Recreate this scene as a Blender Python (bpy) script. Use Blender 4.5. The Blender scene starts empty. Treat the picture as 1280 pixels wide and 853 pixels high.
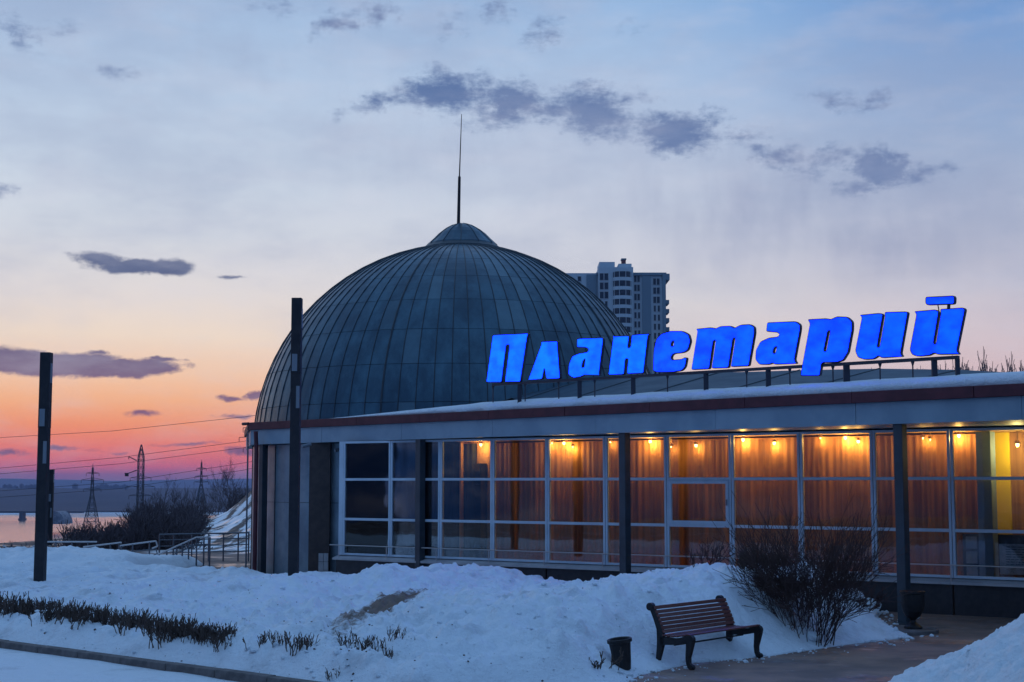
import bpy, bmesh, math, random
import numpy as np
from mathutils import Vector, Matrix
random.seed(7)
sc = bpy.context.scene
COL = sc.collection
R = math.radians

# ------------------------------------------------------------------ camera
FPX, PITCH, EYE = 1850.0, math.atan(177.5/1850.0), 2.4
cd = bpy.data.cameras.new('camera'); cam = bpy.data.objects.new('camera', cd); COL.objects.link(cam)
cd.sensor_fit = 'HORIZONTAL'; cd.sensor_width = 36.0; cd.lens = 36.0*FPX/1280.0
cd.clip_start = 0.1; cd.clip_end = 60000.0
cam.location = (0, 0, EYE); cam.rotation_euler = (math.pi/2+PITCH, 0, 0)
sc.camera = cam
sc.view_settings.view_transform = 'Standard'; sc.view_settings.look = 'None'
sc.view_settings.exposure = 0.0; sc.view_settings.gamma = 1.0
sc.cycles.use_denoising = True
sc.cycles.max_bounces = 8; sc.cycles.diffuse_bounces = 3; sc.cycles.glossy_bounces = 3
sc.cycles.transparent_max_bounces = 16; sc.cycles.volume_bounces = 0
sc.cycles.sample_clamp_indirect = 4.0

CP, SP = math.cos(PITCH), math.sin(PITCH)
def ray(x, y):
    u = (x-640)/FPX; v = (426.5-y)/FPX
    return Vector((u, CP-v*SP, SP+v*CP))
def pY(x, y, Y):                       # point at distance Y
    d = ray(x, y); return Vector((0, 0, EYE))+d*(Y/d.y)
def pZ(x, y, z=0.0):                   # point on a horizontal plane
    d = ray(x, y); return Vector((0, 0, EYE))+d*((z-EYE)/d.z)
def pL(x, y, a, b, c):                 # point on the vertical plane aX+bY=c
    d = ray(x, y); return Vector((0, 0, EYE))+d*(c/(a*d.x+b*d.y))
def srgb(r, g, b):
    f = lambda c: (c/255/12.92) if c/255 <= 0.04045 else ((c/255+0.055)/1.055)**2.4
    return (f(r), f(g), f(b), 1.0)

# ------------------------------------------------------------------ node helper
class NT:
    def __init__(s, tree): s.t = tree; s.n = tree.nodes; s.l = tree.links
    def new(s, kind, **kw):
        n = s.n.new(kind)
        for k, v in kw.items(): setattr(n, k, v)
        return n
    def put(s, sock, v):
        if isinstance(v, bpy.types.NodeSocket): s.l.new(v, sock)
        else: sock.default_value = v
    def math(s, op, a, b=0.0, c=0.0, clamp=False):
        n = s.new('ShaderNodeMath', operation=op, use_clamp=clamp)
        s.put(n.inputs[0], a); s.put(n.inputs[1], b); s.put(n.inputs[2], c)
        return n.outputs[0]
    def vmath(s, op, a, b=(0, 0, 0)):
        n = s.new('ShaderNodeVectorMath', operation=op)
        s.put(n.inputs[0], a); s.put(n.inputs[1], b)
        return n.outputs['Value'] if op in ('LENGTH', 'DOT_PRODUCT') else n.outputs[0]
    def ramp(s, fac, stops, interp='LINEAR'):
        n = s.new('ShaderNodeValToRGB'); cr = n.color_ramp; cr.interpolation = interp
        while len(cr.elements) < len(stops): cr.elements.new(0.5)
        for e, (p, c) in zip(cr.elements, stops):
            e.position = p; e.color = c if len(c) == 4 else (*c, 1)
        s.put(n.inputs[0], fac); return n.outputs[0]
    def mix(s, fac, a, b, blend='MIX'):
        n = s.new('ShaderNodeMix', data_type='RGBA', blend_type=blend)
        s.put(n.inputs[0], fac); s.put(n.inputs[6], a if not isinstance(a, tuple) or len(a) == 4 else (*a, 1))
        s.put(n.inputs[7], b if not isinstance(b, tuple) or len(b) == 4 else (*b, 1))
        return n.outputs[2]
    def smooth(s, v, lo, hi, a=0.0, b=1.0):
        n = s.new('ShaderNodeMapRange', interpolation_type='SMOOTHSTEP')
        s.put(n.inputs[0], v)
        for i, q in enumerate((lo, hi, a, b)): n.inputs[i+1].default_value = q
        return n.outputs[0]
    def noise(s, vec, scale, detail=3.0, rough=0.5, dist=0.0):
        n = s.new('ShaderNodeTexNoise')
        if vec is not None: s.put(n.inputs['Vector'], vec)
        n.inputs['Scale'].default_value = scale; n.inputs['Detail'].default_value = detail
        n.inputs['Roughness'].default_value = rough; n.inputs['Distortion'].default_value = dist
        return n.outputs['Fac'], n.outputs['Color']

# ------------------------------------------------------------------ world: dusk sky
def build_world():
    w = bpy.data.worlds.new('World'); sc.world = w; w.use_nodes = True
    t = NT(w.node_tree); t.n.clear()
    tc = t.new('ShaderNodeTexCoord').outputs['Generated']
    dirn = t.vmath('NORMALIZE', tc)
    sep = t.new('ShaderNodeSeparateXYZ'); t.l.new(dirn, sep.inputs[0])
    el = t.math('MULTIPLY', t.math('ARCSINE', sep.outputs[2]), 57.29578)
    az = t.math('MULTIPLY', t.math('ARCTAN2', sep.outputs[0], sep.outputs[1]), 57.29578)
    def E(y): return math.degrees(math.asin(ray(640, y).normalized().z))
    T = lambda y: max(0.0, E(y))/20.0
    te = t.math('DIVIDE', el, 20.0, clamp=True)
    L = [(0.0, srgb(160,112,150)), (T(596), srgb(205,105,128)), (T(584), srgb(240,108,118)), (T(562), srgb(253,128,106)),
         (T(535), srgb(255,154,108)), (T(505), srgb(255,184,136)), (T(470), srgb(254,208,172)), (T(425), srgb(246,224,204)),
         (T(370), srgb(230,222,220)), (T(300), srgb(214,219,228)), (T(215), srgb(203,216,232)), (T(110), srgb(186,207,232)), (T(0), srgb(164,192,226))]
    M = [(0.0, srgb(175,135,155)), (T(560), srgb(225,160,158)), (T(500), srgb(232,198,190)), (T(430), srgb(230,216,212)),
         (T(380), srgb(224,219,220)), (T(330), srgb(214,215,224)), (T(250), srgb(203,212,228)), (T(150), srgb(188,204,228)), (T(60), srgb(168,195,228)), (T(0), srgb(154,187,226))]
    G = [(0.0, srgb(160,130,155)), (T(540), srgb(195,160,172)), (T(465), srgb(218,192,196)), (T(425), srgb(216,200,206)),
         (T(370), srgb(204,200,212)), (T(300), srgb(184,190,210)), (T(200), srgb(158,178,210)), (T(100), srgb(132,166,212)), (T(0), srgb(100,150,210))]
    cl, cm, cr_ = (t.ramp(te, q) for q in (L, M, G))
    c = t.mix(t.smooth(az, -14.0, 3.0), cl, cm)
    c = t.mix(t.smooth(az, 2.0, 19.0), c, cr_)
    # away from the afterglow and overhead: deep even dusk blue
    up = t.ramp(t.math('DIVIDE', el, 90.0, clamp=True), [(0.0, srgb(34,66,118)), (0.10, srgb(50,102,168)), (0.3, srgb(104,160,222)), (1.0, srgb(126,180,236))])
    daz = t.math('ABSOLUTE', t.math('ADD', az, 18.0))
    c = t.mix(t.smooth(daz, 34.0, 88.0), c, up)
    c = t.mix(t.smooth(el, 18.0, 50.0), c, up)
    # clouds, laid out by direction, with noise-torn edges
    cmb = t.new('ShaderNodeCombineXYZ'); t.l.new(az, cmb.inputs[0]); t.l.new(el, cmb.inputs[1])
    p0 = cmb.outputs[0]
    _, nc = t.noise(p0, 0.75, 7.0, 0.66)
    warp = t.vmath('MULTIPLY', t.vmath('SUBTRACT', nc, (0.5, 0.5, 0.5)), (3.2, 1.5, 0.0))
    p = t.vmath('ADD', p0, warp)
    st = t.vmath('MULTIPLY', p0, (1.0, 2.2, 1.0))
    n1, _ = t.noise(st, 1.5, 7.0, 0.62)
    plo = t.vmath('ADD', p0, t.vmath('MULTIPLY', warp, (.6, .35, 0)))
    def blob(x, y, a, b, rot, k):
        d = ray(x, y).normalized()
        m = t.new('ShaderNodeMapping', vector_type='TEXTURE'); t.l.new(p if (y < 300) else plo, m.inputs[0])
        m.inputs[1].default_value = (math.degrees(math.atan2(d.x, d.y)), math.degrees(math.asin(d.z)), 0)
        m.inputs[2].default_value = (0, 0, R(rot)); m.inputs[3].default_value = (a/32.3*1.3, b/32.3*(1.3 if y < 300 else 1.0), 1)
        ln = t.vmath('LENGTH', m.outputs[0])
        return t.math('MULTIPLY', t.math('SUBTRACT', 1.0, ln, clamp=True), k)
    def layer(blobs):
        acc = None
        for b in blobs:
            v = blob(*b); acc = v if acc is None else t.math('MAXIMUM', acc, v)
        return acc
    hi = layer([(470,130,52,18,14,1.2),(520,120,60,22,6,1.1),(690,140,60,26,-4,1.1),(800,150,60,18,-8,.9),(620,150,90,22,0,.8),(930,170,60,16,-10,.7),(1010,215,60,16,0,.7),(560,112,62,30,4,1.7),(640,128,64,34,-8,1.5),(740,142,62,36,-14,1.7),(775,128,60,14,6,.9),
                (845,168,62,32,-8,1.6),(890,150,30,22,35,.9),(975,192,48,20,-6,1.1),(1035,196,34,22,20,1.1),(1100,205,42,26,-20,1.9),(1075,232,50,16,2,1.1),
                (1150,218,38,18,12,1.2),(1045,124,56,16,-8,.9),(1095,122,34,16,20,.9),
                (420,30,48,18,28,1.0),(480,22,36,18,18,1.1),(565,30,46,26,50,.7),(680,42,44,22,30,.8),(625,12,26,24,60,.8),
                (20,44,50,26,-20,.8),(70,36,40,22,10,.6),(150,88,40,14,0,.8),(5,240,26,18,0,.9),(340,8,60,22,0,.6),(790,34,34,20,20,.5)])
    dens = t.smooth(t.math('ADD', hi, t.math('MULTIPLY', t.math('SUBTRACT', n1, 0.5), 1.5)), 0.22, 1.25)
    dens = t.math('MULTIPLY', dens, t.math('MULTIPLY', hi, 2.5, clamp=True))
    c = t.mix(t.math('MULTIPLY', dens, 0.92), c, srgb(80,108,158))
    lo = layer([(128,326,44,13,-6,1.3),(165,334,56,13,0,1.7),(205,335,44,14,4,1.6),(290,346,26,5,0,.8),
                (20,452,70,22,-3,2.0),(75,456,80,20,2,2.0),(145,461,80,15,2,1.8),(190,459,46,14,3,1.6),(118,441,24,5,0,1.0),(208,449,26,5,0,1.1),
                (320,494,22,8,5,1.3),(290,498,26,6,0,1.0),(180,518,34,7,0,.9),(300,521,34,6,0,.9),(75,560,44,6,-3,.9),(10,566,34,8,0,.9),(150,566,30,5,0,.6),(238,556,60,5,3,.8),(305,565,26,8,-5,1.2)])
    # thin bars of far cloud
    dl = t.smooth(t.math('ADD', lo, t.math('MULTIPLY', t.math('SUBTRACT', n1, 0.5), 0.8)), 0.25, 0.85)
    dl = t.math('MULTIPLY', dl, t.math('MULTIPLY', lo, 3.0, clamp=True))
    c = t.mix(t.math('MULTIPLY', dl, 0.92), c, t.mix(t.smooth(el, 1.0, 8.0), srgb(126,88,122), srgb(70,86,128)))
    # soft grey veil with hanging streaks, right of centre
    ve = layer([(960,265,190,95,0,.8),(1100,300,170,80,0,.8),(800,240,170,70,0,.5),(1180,250,140,90,0,.6),(560,190,200,60,0,.4),(330,60,260,70,0,.3)])
    stv = t.vmath('MULTIPLY', p0, (0.9, 0.28, 1.0))
    n2, _ = t.noise(stv, 0.7, 5.0, 0.55)
    veil = t.math('MULTIPLY', ve, t.smooth(n2, 0.3, 0.75, 0.25, 1.0))
    c = t.mix(t.math('MULTIPLY', veil, 0.95, clamp=True), c, srgb(148,158,190))
    n3, _ = t.noise(t.vmath('MULTIPLY', p0, (1, 3.0, 1)), 0.25, 5.0, 0.6)
    c = t.mix(t.math('MULTIPLY', t.smooth(n3, 0.40, 0.75), 0.22), c, srgb(214,214,228))
    n4, _ = t.noise(t.vmath('MULTIPLY', p0, (.55, 1.3, 1)), 0.16, 5.0, 0.6)
    c = t.mix(t.math('MULTIPLY', t.math('MULTIPLY', t.smooth(n4, 0.38, 0.68), t.smooth(el, 3.0, 9.0)), 0.42), c, srgb(150,164,196))
    bg = t.new('ShaderNodeBackground'); t.l.new(c, bg.inputs[0]); bg.inputs[1].default_value = 1.0
    out = t.new('ShaderNodeOutputWorld'); t.l.new(bg.outputs[0], out.inputs[0])
    w.cycles.sampling_method = 'MANUAL'; w.cycles.sample_map_resolution = 512
build_world()
# last afterglow as one very weak, wide sun low in the west
sl = bpy.data.lights.new('sun', 'SUN'); sl.energy = 0.05; sl.angle = R(30); sl.color = (1.0, 0.55, 0.45)
so = bpy.data.objects.new('sun', sl); COL.objects.link(so)
so.rotation_euler = Vector((math.sin(R(-24)), math.cos(R(-24)), math.tan(R(6)))).to_track_quat('Z', 'Y').to_euler()

# ------------------------------------------------------------------ materials
MATS = {}
def mat(name, col=(.5,.5,.5), rough=.7, metal=0.0, col2=None, scale=5.0, bump=0.0, bscale=30.0, spec=0.5, emis=None, estr=0.0, stretch=(1,1,1), coord='Object', lo=.35, hi=.65):
    if name in MATS: return MATS[name]
    m = bpy.data.materials.new(name); m.use_nodes = True; t = NT(m.node_tree)
    b = t.n['Principled BSDF']
    b.inputs['Base Color'].default_value = (*col, 1); b.inputs['Roughness'].default_value = rough
    b.inputs['Metallic'].default_value = metal; b.inputs['Specular IOR Level'].default_value = spec
    tc = t.new('ShaderNodeTexCoord').outputs[coord]
    v = t.vmath('MULTIPLY', tc, stretch)
    if col2 is not None:
        f, _ = t.noise(v, scale, 6.0, .6)
        c = t.mix(t.smooth(f, lo, hi), col, col2); t.l.new(c, b.inputs['Base Color'])
        t.l.new(t.math('MULTIPLY_ADD', f, .25, rough-.12, clamp=True), b.inputs['Roughness'])
    if bump:
        f2, _ = t.noise(v, bscale, 5.0, .6)
        bn = t.new('ShaderNodeBump'); bn.inputs['Strength'].default_value = bump; bn.inputs['Distance'].default_value = .02
        t.l.new(f2, bn.inputs['Height']); t.l.new(bn.outputs[0], b.inputs['Normal'])
    if emis:
        b.inputs['Emission Color'].default_value = (*emis, 1); b.inputs['Emission Strength'].default_value = estr
    MATS[name] = m; return m

def snow_material(name, dirt=0.25, patch=None):
    m = bpy.data.materials.new(name); m.use_nodes = True; t = NT(m.node_tree); b = t.n['Principled BSDF']
    pos = t.new('ShaderNodeNewGeometry').outputs['Position']
    f, _ = t.noise(pos, 1.1, 7, .65); g, _ = t.noise(pos, 9.0, 5, .7)
    c = t.mix(t.math('MULTIPLY', t.smooth(f, .52, .70), dirt*1.0, clamp=True), (.76,.82,.87), (.36,.38,.41))
    c = t.mix(t.math('MULTIPLY', t.smooth(g, .60, .80), dirt, clamp=True), c, (.36,.34,.34))
    if patch:
        for (px_, py_, a, bb, rot, k) in patch:
            mp = t.new('ShaderNodeMapping', vector_type='TEXTURE'); t.l.new(t.vmath('MULTIPLY', pos, (1,1,0)), mp.inputs[0])
            mp.inputs[1].default_value = (px_, py_, 0); mp.inputs[2].default_value = (0,0,rot); mp.inputs[3].default_value = (a, bb, 1)
            d = t.math('ADD', t.vmath('LENGTH', mp.outputs[0]), t.math('MULTIPLY', t.math('SUBTRACT', g, .5), 1.3))
            c = t.mix(t.math('MULTIPLY', t.smooth(d, .6, 1.1, 1.0, 0.0), k), c, (.17,.115,.085))
    t.l.new(c, b.inputs['Base Color']); b.inputs['Roughness'].default_value = .75
    b.inputs['Specular IOR Level'].default_value = .3
    h1, _ = t.noise(pos, 6.0, 8, .62); h2, _ = t.noise(pos, 45.0, 4, .6)
    h3, _ = t.noise(pos, 15.0, 6, .7)
    h = t.math('ADD', t.math('ADD', t.math('MULTIPLY', h1, .8), t.math('MULTIPLY', h2, .14)), t.math('MULTIPLY', h3, .45))
    bn = t.new('ShaderNodeBump'); bn.inputs['Strength'].default_value = .8; bn.inputs['Distance'].default_value = .12
    t.l.new(h, bn.inputs['Height']); t.l.new(bn.outputs[0], b.inputs['Normal'])
    return m

M = {}
M['asphalt'] = mat('asphalt', (.165,.115,.10), .75, col2=(.095,.072,.068), scale=.8, bump=.35, bscale=60, coord='Object')
M['column'] = mat('painted_steel_column', (.028,.042,.058), .5, col2=(.020,.030,.042), scale=3)
M['fascia'] = mat('fascia_cladding', (.22,.31,.38), .5, col2=(.17,.25,.32), scale=1.2)
M['red'] = mat('dark_red_metal', (.085,.012,.022), .6, col2=(.06,.008,.016), scale=4)
M['frame'] = mat('white_window_frame', (.50,.58,.66), .4, col2=(.42,.50,.58), scale=2)
M['sill'] = mat('sill_stone', (.42,.41,.42), .6, col2=(.33,.32,.34), scale=2)
M['plinth'] = mat('dark_plinth', (.035,.030,.034), .35, col2=(.022,.02,.024), scale=8)
M['brown'] = mat('brown_wall', (.060,.038,.034), .6, col2=(.040,.026,.024), scale=5)
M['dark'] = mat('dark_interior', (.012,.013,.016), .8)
M['black'] = mat('black_cast_iron', (.010,.009,.011), .5, col2=(.018,.016,.017), scale=12, spec=.35)
M['wood'] = mat('bench_wood', (.15,.042,.030), .35, col2=(.09,.025,.018), scale=4, stretch=(1,14,14), bump=.1)
M['pole'] = mat('light_pole_paint', (.016,.016,.021), .6, col2=(.028,.026,.03), scale=6, spec=.3)
M['polebox'] = mat('pole_box_grey', (.17,.19,.22), .5)
M['rail'] = mat('rail_steel', (.10,.11,.13), .4, metal=.3)
M['railtop'] = mat('rail_top_steel', (.45,.42,.42), .35, metal=.5)
M['bark'] = mat('dark_bark', (.050,.034,.030), .9, col2=(.03,.022,.02), scale=20)
M['twig'] = mat('reddish_twig', (.060,.032,.028), .9)
M['twigfar'] = mat('far_twig', (.075,.055,.062), .95)
M['hedge'] = mat('hedge_twig', (.060,.040,.034), .9, col2=(.10,.068,.052), scale=40)
M['birch'] = mat('right_twig', (.16,.10,.10), .9)
M['plaster'] = mat('interior_plaster', (.55,.30,.16), .9)
M['yellow'] = mat('yellow_wall', (.80,.55,.02), .8)
M['steel'] = mat('galvanised_steel', (.045,.047,.055), .6, metal=.2)
M['navy'] = mat('sign_side_metal', (.006,.010,.05), .35)
M['signframe'] = mat('sign_frame_steel', (.018,.022,.04), .5)
M['lead'] = mat('roof_sheet', (.030,.068,.105), .65, metal=.0, col2=(.022,.052,.085), scale=1.5)
M['concrete'] = mat('kerb_concrete', (.15,.13,.125), .85, col2=(.09,.08,.08), scale=6, bump=.4, bscale=40)
M['snow_bank'] = snow_material('old_snow', .32, None)
M['snow_mound'] = snow_material('heaped_snow', .22)
M['snow_clean'] = snow_material('clean_snow', .08)

def glass_mat():
    m = bpy.data.materials.new('window_glass'); m.use_nodes = True; t = NT(m.node_tree); t.n.clear()
    tr = t.new('ShaderNodeBsdfTransparent'); tr.inputs[0].default_value = (.80,.82,.84,1)
    gl = t.new('ShaderNodeBsdfGlossy'); gl.inputs['Roughness'].default_value = .015; gl.inputs[0].default_value = (1,1,1,1)
    fr = t.new('ShaderNodeFresnel'); fr.inputs[0].default_value = 1.55
    pos = t.new('ShaderNodeTexCoord').outputs['Object']
    f, _ = t.noise(pos, .9, 2, .5)
    bn = t.new('ShaderNodeBump'); bn.inputs['Strength'].default_value = .12; bn.inputs['Distance'].default_value = .02
    t.l.new(f, bn.inputs['Height']); t.l.new(bn.outputs[0], gl.inputs['Normal'])
    mx = t.new('ShaderNodeMixShader'); t.l.new(t.math('MULTIPLY_ADD', fr.outputs[0], 1.0, .01, clamp=True), mx.inputs[0])
    t.l.new(tr.outputs[0], mx.inputs[1]); t.l.new(gl.outputs[0], mx.inputs[2])
    o = t.new('ShaderNodeOutputMaterial'); t.l.new(mx.outputs[0], o.inputs[0]); return m
M['glass'] = glass_mat()

def dome_mat():
    m = bpy.data.materials.new('dome_sheet_metal'); m.use_nodes = True; t = NT(m.node_tree); b = t.n['Principled BSDF']
    oi = t.new('ShaderNodeObjectInfo').outputs['Random']
    pos = t.new('ShaderNodeNewGeometry').outputs['Position']
    f, _ = t.noise(t.vmath('MULTIPLY', pos, (1,1,.5)), 1.1, 7, .7)
    g, _ = t.noise(pos, 6.0, 4, .6)
    c = t.mix(t.smooth(f, .35, .68), (.012,.046,.080), (.045,.118,.168))
    c = t.mix(t.math('MULTIPLY', t.smooth(oi, .93, 1.0), .4), c, (.16,.26,.31))
    c = t.mix(t.math('MULTIPLY', oi, .22), c, (.02,.05,.075))
    t.l.new(c, b.inputs['Base Color']); b.inputs['Metallic'].default_value = .3
    t.l.new(t.math('MULTIPLY_ADD', g, .25, .22), b.inputs['Roughness'])
    bn = t.new('ShaderNodeBump'); bn.inputs['Strength'].default_value = .35; bn.inputs['Distance'].default_value = .03
    t.l.new(t.noise(pos, 2.2, 3, .5)[0], bn.inputs['Height']); t.l.new(bn.outputs[0], b.inputs['Normal'])
    return m
M['dome'] = dome_mat()
M['drum'] = mat('drum_sheet_metal', (.22,.29,.34), .4, metal=.35, col2=(.14,.19,.24), scale=1.4, bump=.15, bscale=3)
M['seam'] = mat('dome_seam_metal', (.030,.042,.055), .45, metal=.4)

def curtain_mat():
    m = bpy.data.materials.new('golden_curtain'); m.use_nodes = True; t = NT(m.node_tree); b = t.n['Principled BSDF']
    oi = t.new('ShaderNodeObjectInfo').outputs['Random']
    pos = t.new('ShaderNodeTexCoord').outputs['Object']
    f, _ = t.noise(t.vmath('MULTIPLY', pos, (9,9,.25)), 1.4, 5, .65)
    c = t.mix(t.smooth(f, .35, .7), (.40,.19,.072), (.25,.11,.045))
    t.l.new(c, b.inputs['Base Color']); b.inputs['Roughness'].default_value = .8
    return m
M['curtain'] = curtain_mat()
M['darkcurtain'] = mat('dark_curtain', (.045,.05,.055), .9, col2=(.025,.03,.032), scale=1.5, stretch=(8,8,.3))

def sign_mat(name, c1, c2, s):
    m = bpy.data.materials.new(name); m.use_nodes = True; t = NT(m.node_tree); b = t.n['Principled BSDF']
    pos = t.new('ShaderNodeNewGeometry').outputs['Position']
    f, _ = t.noise(t.vmath('MULTIPLY', pos, (2.2,2.2,3.5)), 1.0, 3, .55)
    c = t.mix(t.smooth(f, .30, .72), c1, c2)
    b.inputs['Base Color'].default_value = (.002,.01,.08,1); b.inputs['Roughness'].default_value = .4
    t.l.new(c, b.inputs['Emission Color']); b.inputs['Emission Strength'].default_value = s
    return m
M['face_a'] = sign_mat('sign_face_bright', (0,.013,.60), (.0,.028,1.0), 8.5)
M['face_b'] = sign_mat('sign_face_deep', (0,.0065,.42), (.0,.016,.90), 8.5)

# ------------------------------------------------------------------ mesh helpers
ORG = {}
class MB:
    def __init__(s): s.v = []; s.f = []
    def add(s, vs, fs):
        o = len(s.v); s.v += [tuple(v) for v in vs]; s.f += [tuple(i+o for i in f) for f in fs]; return s
    def obox(s, c, ax, ay, az):        # centre + three half-axis vectors
        c, ax, ay, az = map(Vector, (c, ax, ay, az))
        vs = [c+ax*i+ay*j+az*k for i in (-1,1) for j in (-1,1) for k in (-1,1)]
        return s.add(vs, [(0,1,3,2),(4,6,7,5),(0,4,5,1),(2,3,7,6),(0,2,6,4),(1,5,7,3)])
    def box(s, x0, x1, y0, y1, z0, z1):
        return s.obox(((x0+x1)/2,(y0+y1)/2,(z0+z1)/2), ((x1-x0)/2,0,0), (0,(y1-y0)/2,0), (0,0,(z1-z0)/2))
    def tube(s, p0, p1, r0, r1=None, n=6, cap=True):
        p0, p1 = Vector(p0), Vector(p1); r1 = r0 if r1 is None else r1
        d = (p1-p0)
        if d.length < 1e-6: return s
        q = d.to_track_quat('Z', 'Y'); vs = []
        for p, r in ((p0, r0), (p1, r1)):
            for i in range(n):
                a = 2*math.pi*i/n; vs.append(p+q@Vector((r*math.cos(a), r*math.sin(a), 0)))
        fs = [(i,(i+1)%n,n+(i+1)%n,n+i) for i in range(n)]
        if cap: fs += [tuple(range(n-1,-1,-1)), tuple(range(n,2*n))]
        return s.add(vs, fs)
    def path(s, pts, r, n=6):
        for a, b in zip(pts[:-1], pts[1:]): s.tube(a, b, r, r, n)
        return s
    def lathe(s, c, prof, n=20):
        c = Vector(c); o = []
        for (r, z) in prof:
            for i in range(n):
                a = 2*math.pi*i/n; o.append(c+Vector((r*math.cos(a), r*math.sin(a), z)))
        fs = []
        for k in range(len(prof)-1):
            for i in range(n):
                fs.append((k*n+i, k*n+(i+1)%n, (k+1)*n+(i+1)%n, (k+1)*n+i))
        fs.append(tuple(range(n-1,-1,-1))); fs.append(tuple(range((len(prof)-1)*n, len(prof)*n)))
        return s.add(o, fs)
    def prism(s, poly, z0, z1):
        n = len(poly); vs = [(x,y,z0) for x,y in poly]+[(x,y,z1) for x,y in poly]
        return s.add(vs, [tuple(range(n-1,-1,-1)), tuple(range(n,2*n))]+[(i,(i+1)%n,n+(i+1)%n,n+i) for i in range(n)])
    def build(s, name, m, parent=None, smooth=False, bevel=0.0, org=None):
        o0 = Vector(org) if org is not None else (ORG[parent.name] if parent is not None else Vector((0,0,0)))
        me = bpy.data.meshes.new(name)
        me.from_pydata([(x-o0.x, y-o0.y, z-o0.z) for x,y,z in s.v], [], s.f)
        me.materials.append(m); me.validate(); me.update()
        bm = bmesh.new(); bm.from_mesh(me); bmesh.ops.recalc_face_normals(bm, faces=bm.faces); bm.to_mesh(me); bm.free()
        if smooth: me.polygons.foreach_set('use_smooth', [True]*len(me.polygons))
        o = bpy.data.objects.new(name, me); COL.objects.link(o)
        if parent is not None: o.parent = parent; ORG[o.name] = o0
        else: o.location = o0; ORG[o.name] = o0
        if bevel:
            md = o.modifiers.new('bevel', 'BEVEL'); md.width = bevel; md.segments = 2; md.limit_method = 'ANGLE'
        return o
def tag(o, label=None, cat=None, group=None, kind=None):
    for k, v in (('label', label), ('category', cat), ('group', group), ('kind', kind)):
        if v: o[k] = v
    return o
def empty(name, loc, label, cat, group=None):
    o = bpy.data.objects.new(name, None); COL.objects.link(o); o.location = loc; ORG[o.name] = Vector(loc)
    return tag(o, label, cat, group)
def copy_tree(o, parent=None):
    c = o.copy(); COL.objects.link(c)
    if parent is not None: c.parent = parent
    for ch in [x for x in COL.objects if x.parent == o]: copy_tree(ch, c)
    return c
def mesh_np(name, V, F, m, kind=None, smooth=True, org=(0,0,0)):
    me = bpy.data.meshes.new(name); me.vertices.add(len(V)); me.vertices.foreach_set('co', np.ascontiguousarray(V-np.array(org), dtype=np.float32).ravel())
    k = F.shape[1]; me.loops.add(F.size); me.loops.foreach_set('vertex_index', F.ravel().astype(np.int32))
    me.polygons.add(len(F)); me.polygons.foreach_set('loop_start', (np.arange(len(F))*k).astype(np.int32))
    me.polygons.foreach_set('loop_total', np.full(len(F), k, dtype=np.int32))
    me.polygons.foreach_set('use_smooth', np.full(len(F), smooth)); me.materials.append(m); me.update(calc_edges=True); me.validate()
    o = bpy.data.objects.new(name, me); o.location = org; COL.objects.link(o); ORG[o.name] = Vector(org)
    if kind: o['kind'] = kind
    return o

# numpy value noise
def _h(i, j, s):
    n = (i.astype(np.int64)*374761393 + j.astype(np.int64)*668265263 + s*1274126177) & 0x7fffffff
    n = ((n ^ (n >> 13))*1103515245 + 12345) & 0x7fffffff
    n = ((n ^ (n >> 16))*69069 + 1) & 0x7fffffff
    return (n & 0xffff)/65535.0
def vnoise(x, y, s=0):
    i = np.floor(x); j = np.floor(y); u = x-i; v = y-j; u = u*u*u*(u*(u*6-15)+10); v = v*v*v*(v*(v*6-15)+10)
    return (_h(i,j,s)*(1-u)+_h(i+1,j,s)*u)*(1-v)+(_h(i,j+1,s)*(1-u)+_h(i+1,j+1,s)*u)*v
def fbm(x, y, s=0, o=5, g=.5):
    a = 0; w = 1; t = 0
    for k in range(o):
        a = a+w*(vnoise(x*2**k+17.3*k, y*2**k-9.1*k, s+k)-.5); t += w; w *= g
    return a/t*2
def sstep(x, a, b):
    t = np.clip((x-a)/(b-a), 0, 1); return t*t*(3-2*t)

# ------------------------------------------------------------------ terrain, river, far shore
def grid_faces(nr, nc):
    r = np.arange(nr-1)[:, None]; c = np.arange(nc-1)[None, :]; a = (r*nc+c).ravel()
    return np.stack([a, a+1, a+nc+1, a+nc], 1)
RIV = -58.0
def terrain_z(X, Y):
    q = X/np.maximum(Y, 1)
    m = sstep(-q, .155, .20)                               # left of the hill the land falls to the river
    drop = sstep(Y, 48, 850)**.75*(-62)
    hillm = np.exp(-(((X+8)/18)**2+((Y-112)/26)**2))*4.75
    z = drop*m + hillm*(Y > 56)*sstep(Y, 56, 80)
    z = z + fbm(X*.05, Y*.05, 3, 4)*sstep(Y, 60, 110)*.7*(1-.3*m)
    z = z - (1-m)*0 
    return z
ys = np.concatenate([np.linspace(-30, 48, 14), 48*np.exp(np.linspace(.02, math.log(1500/48), 170)), [1650, 2000, 3000, 4500, 6000]])
qs = np.linspace(-1, 1, 260)
YY, QQ = np.meshgrid(ys, qs, indexing='ij'); XX = QQ*np.maximum(YY*1.1, 60)
ZZ = terrain_z(XX, YY); ZZ = np.where(YY > 2500, np.minimum(ZZ, 0)-4*(QQ < -.155), ZZ)
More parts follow.
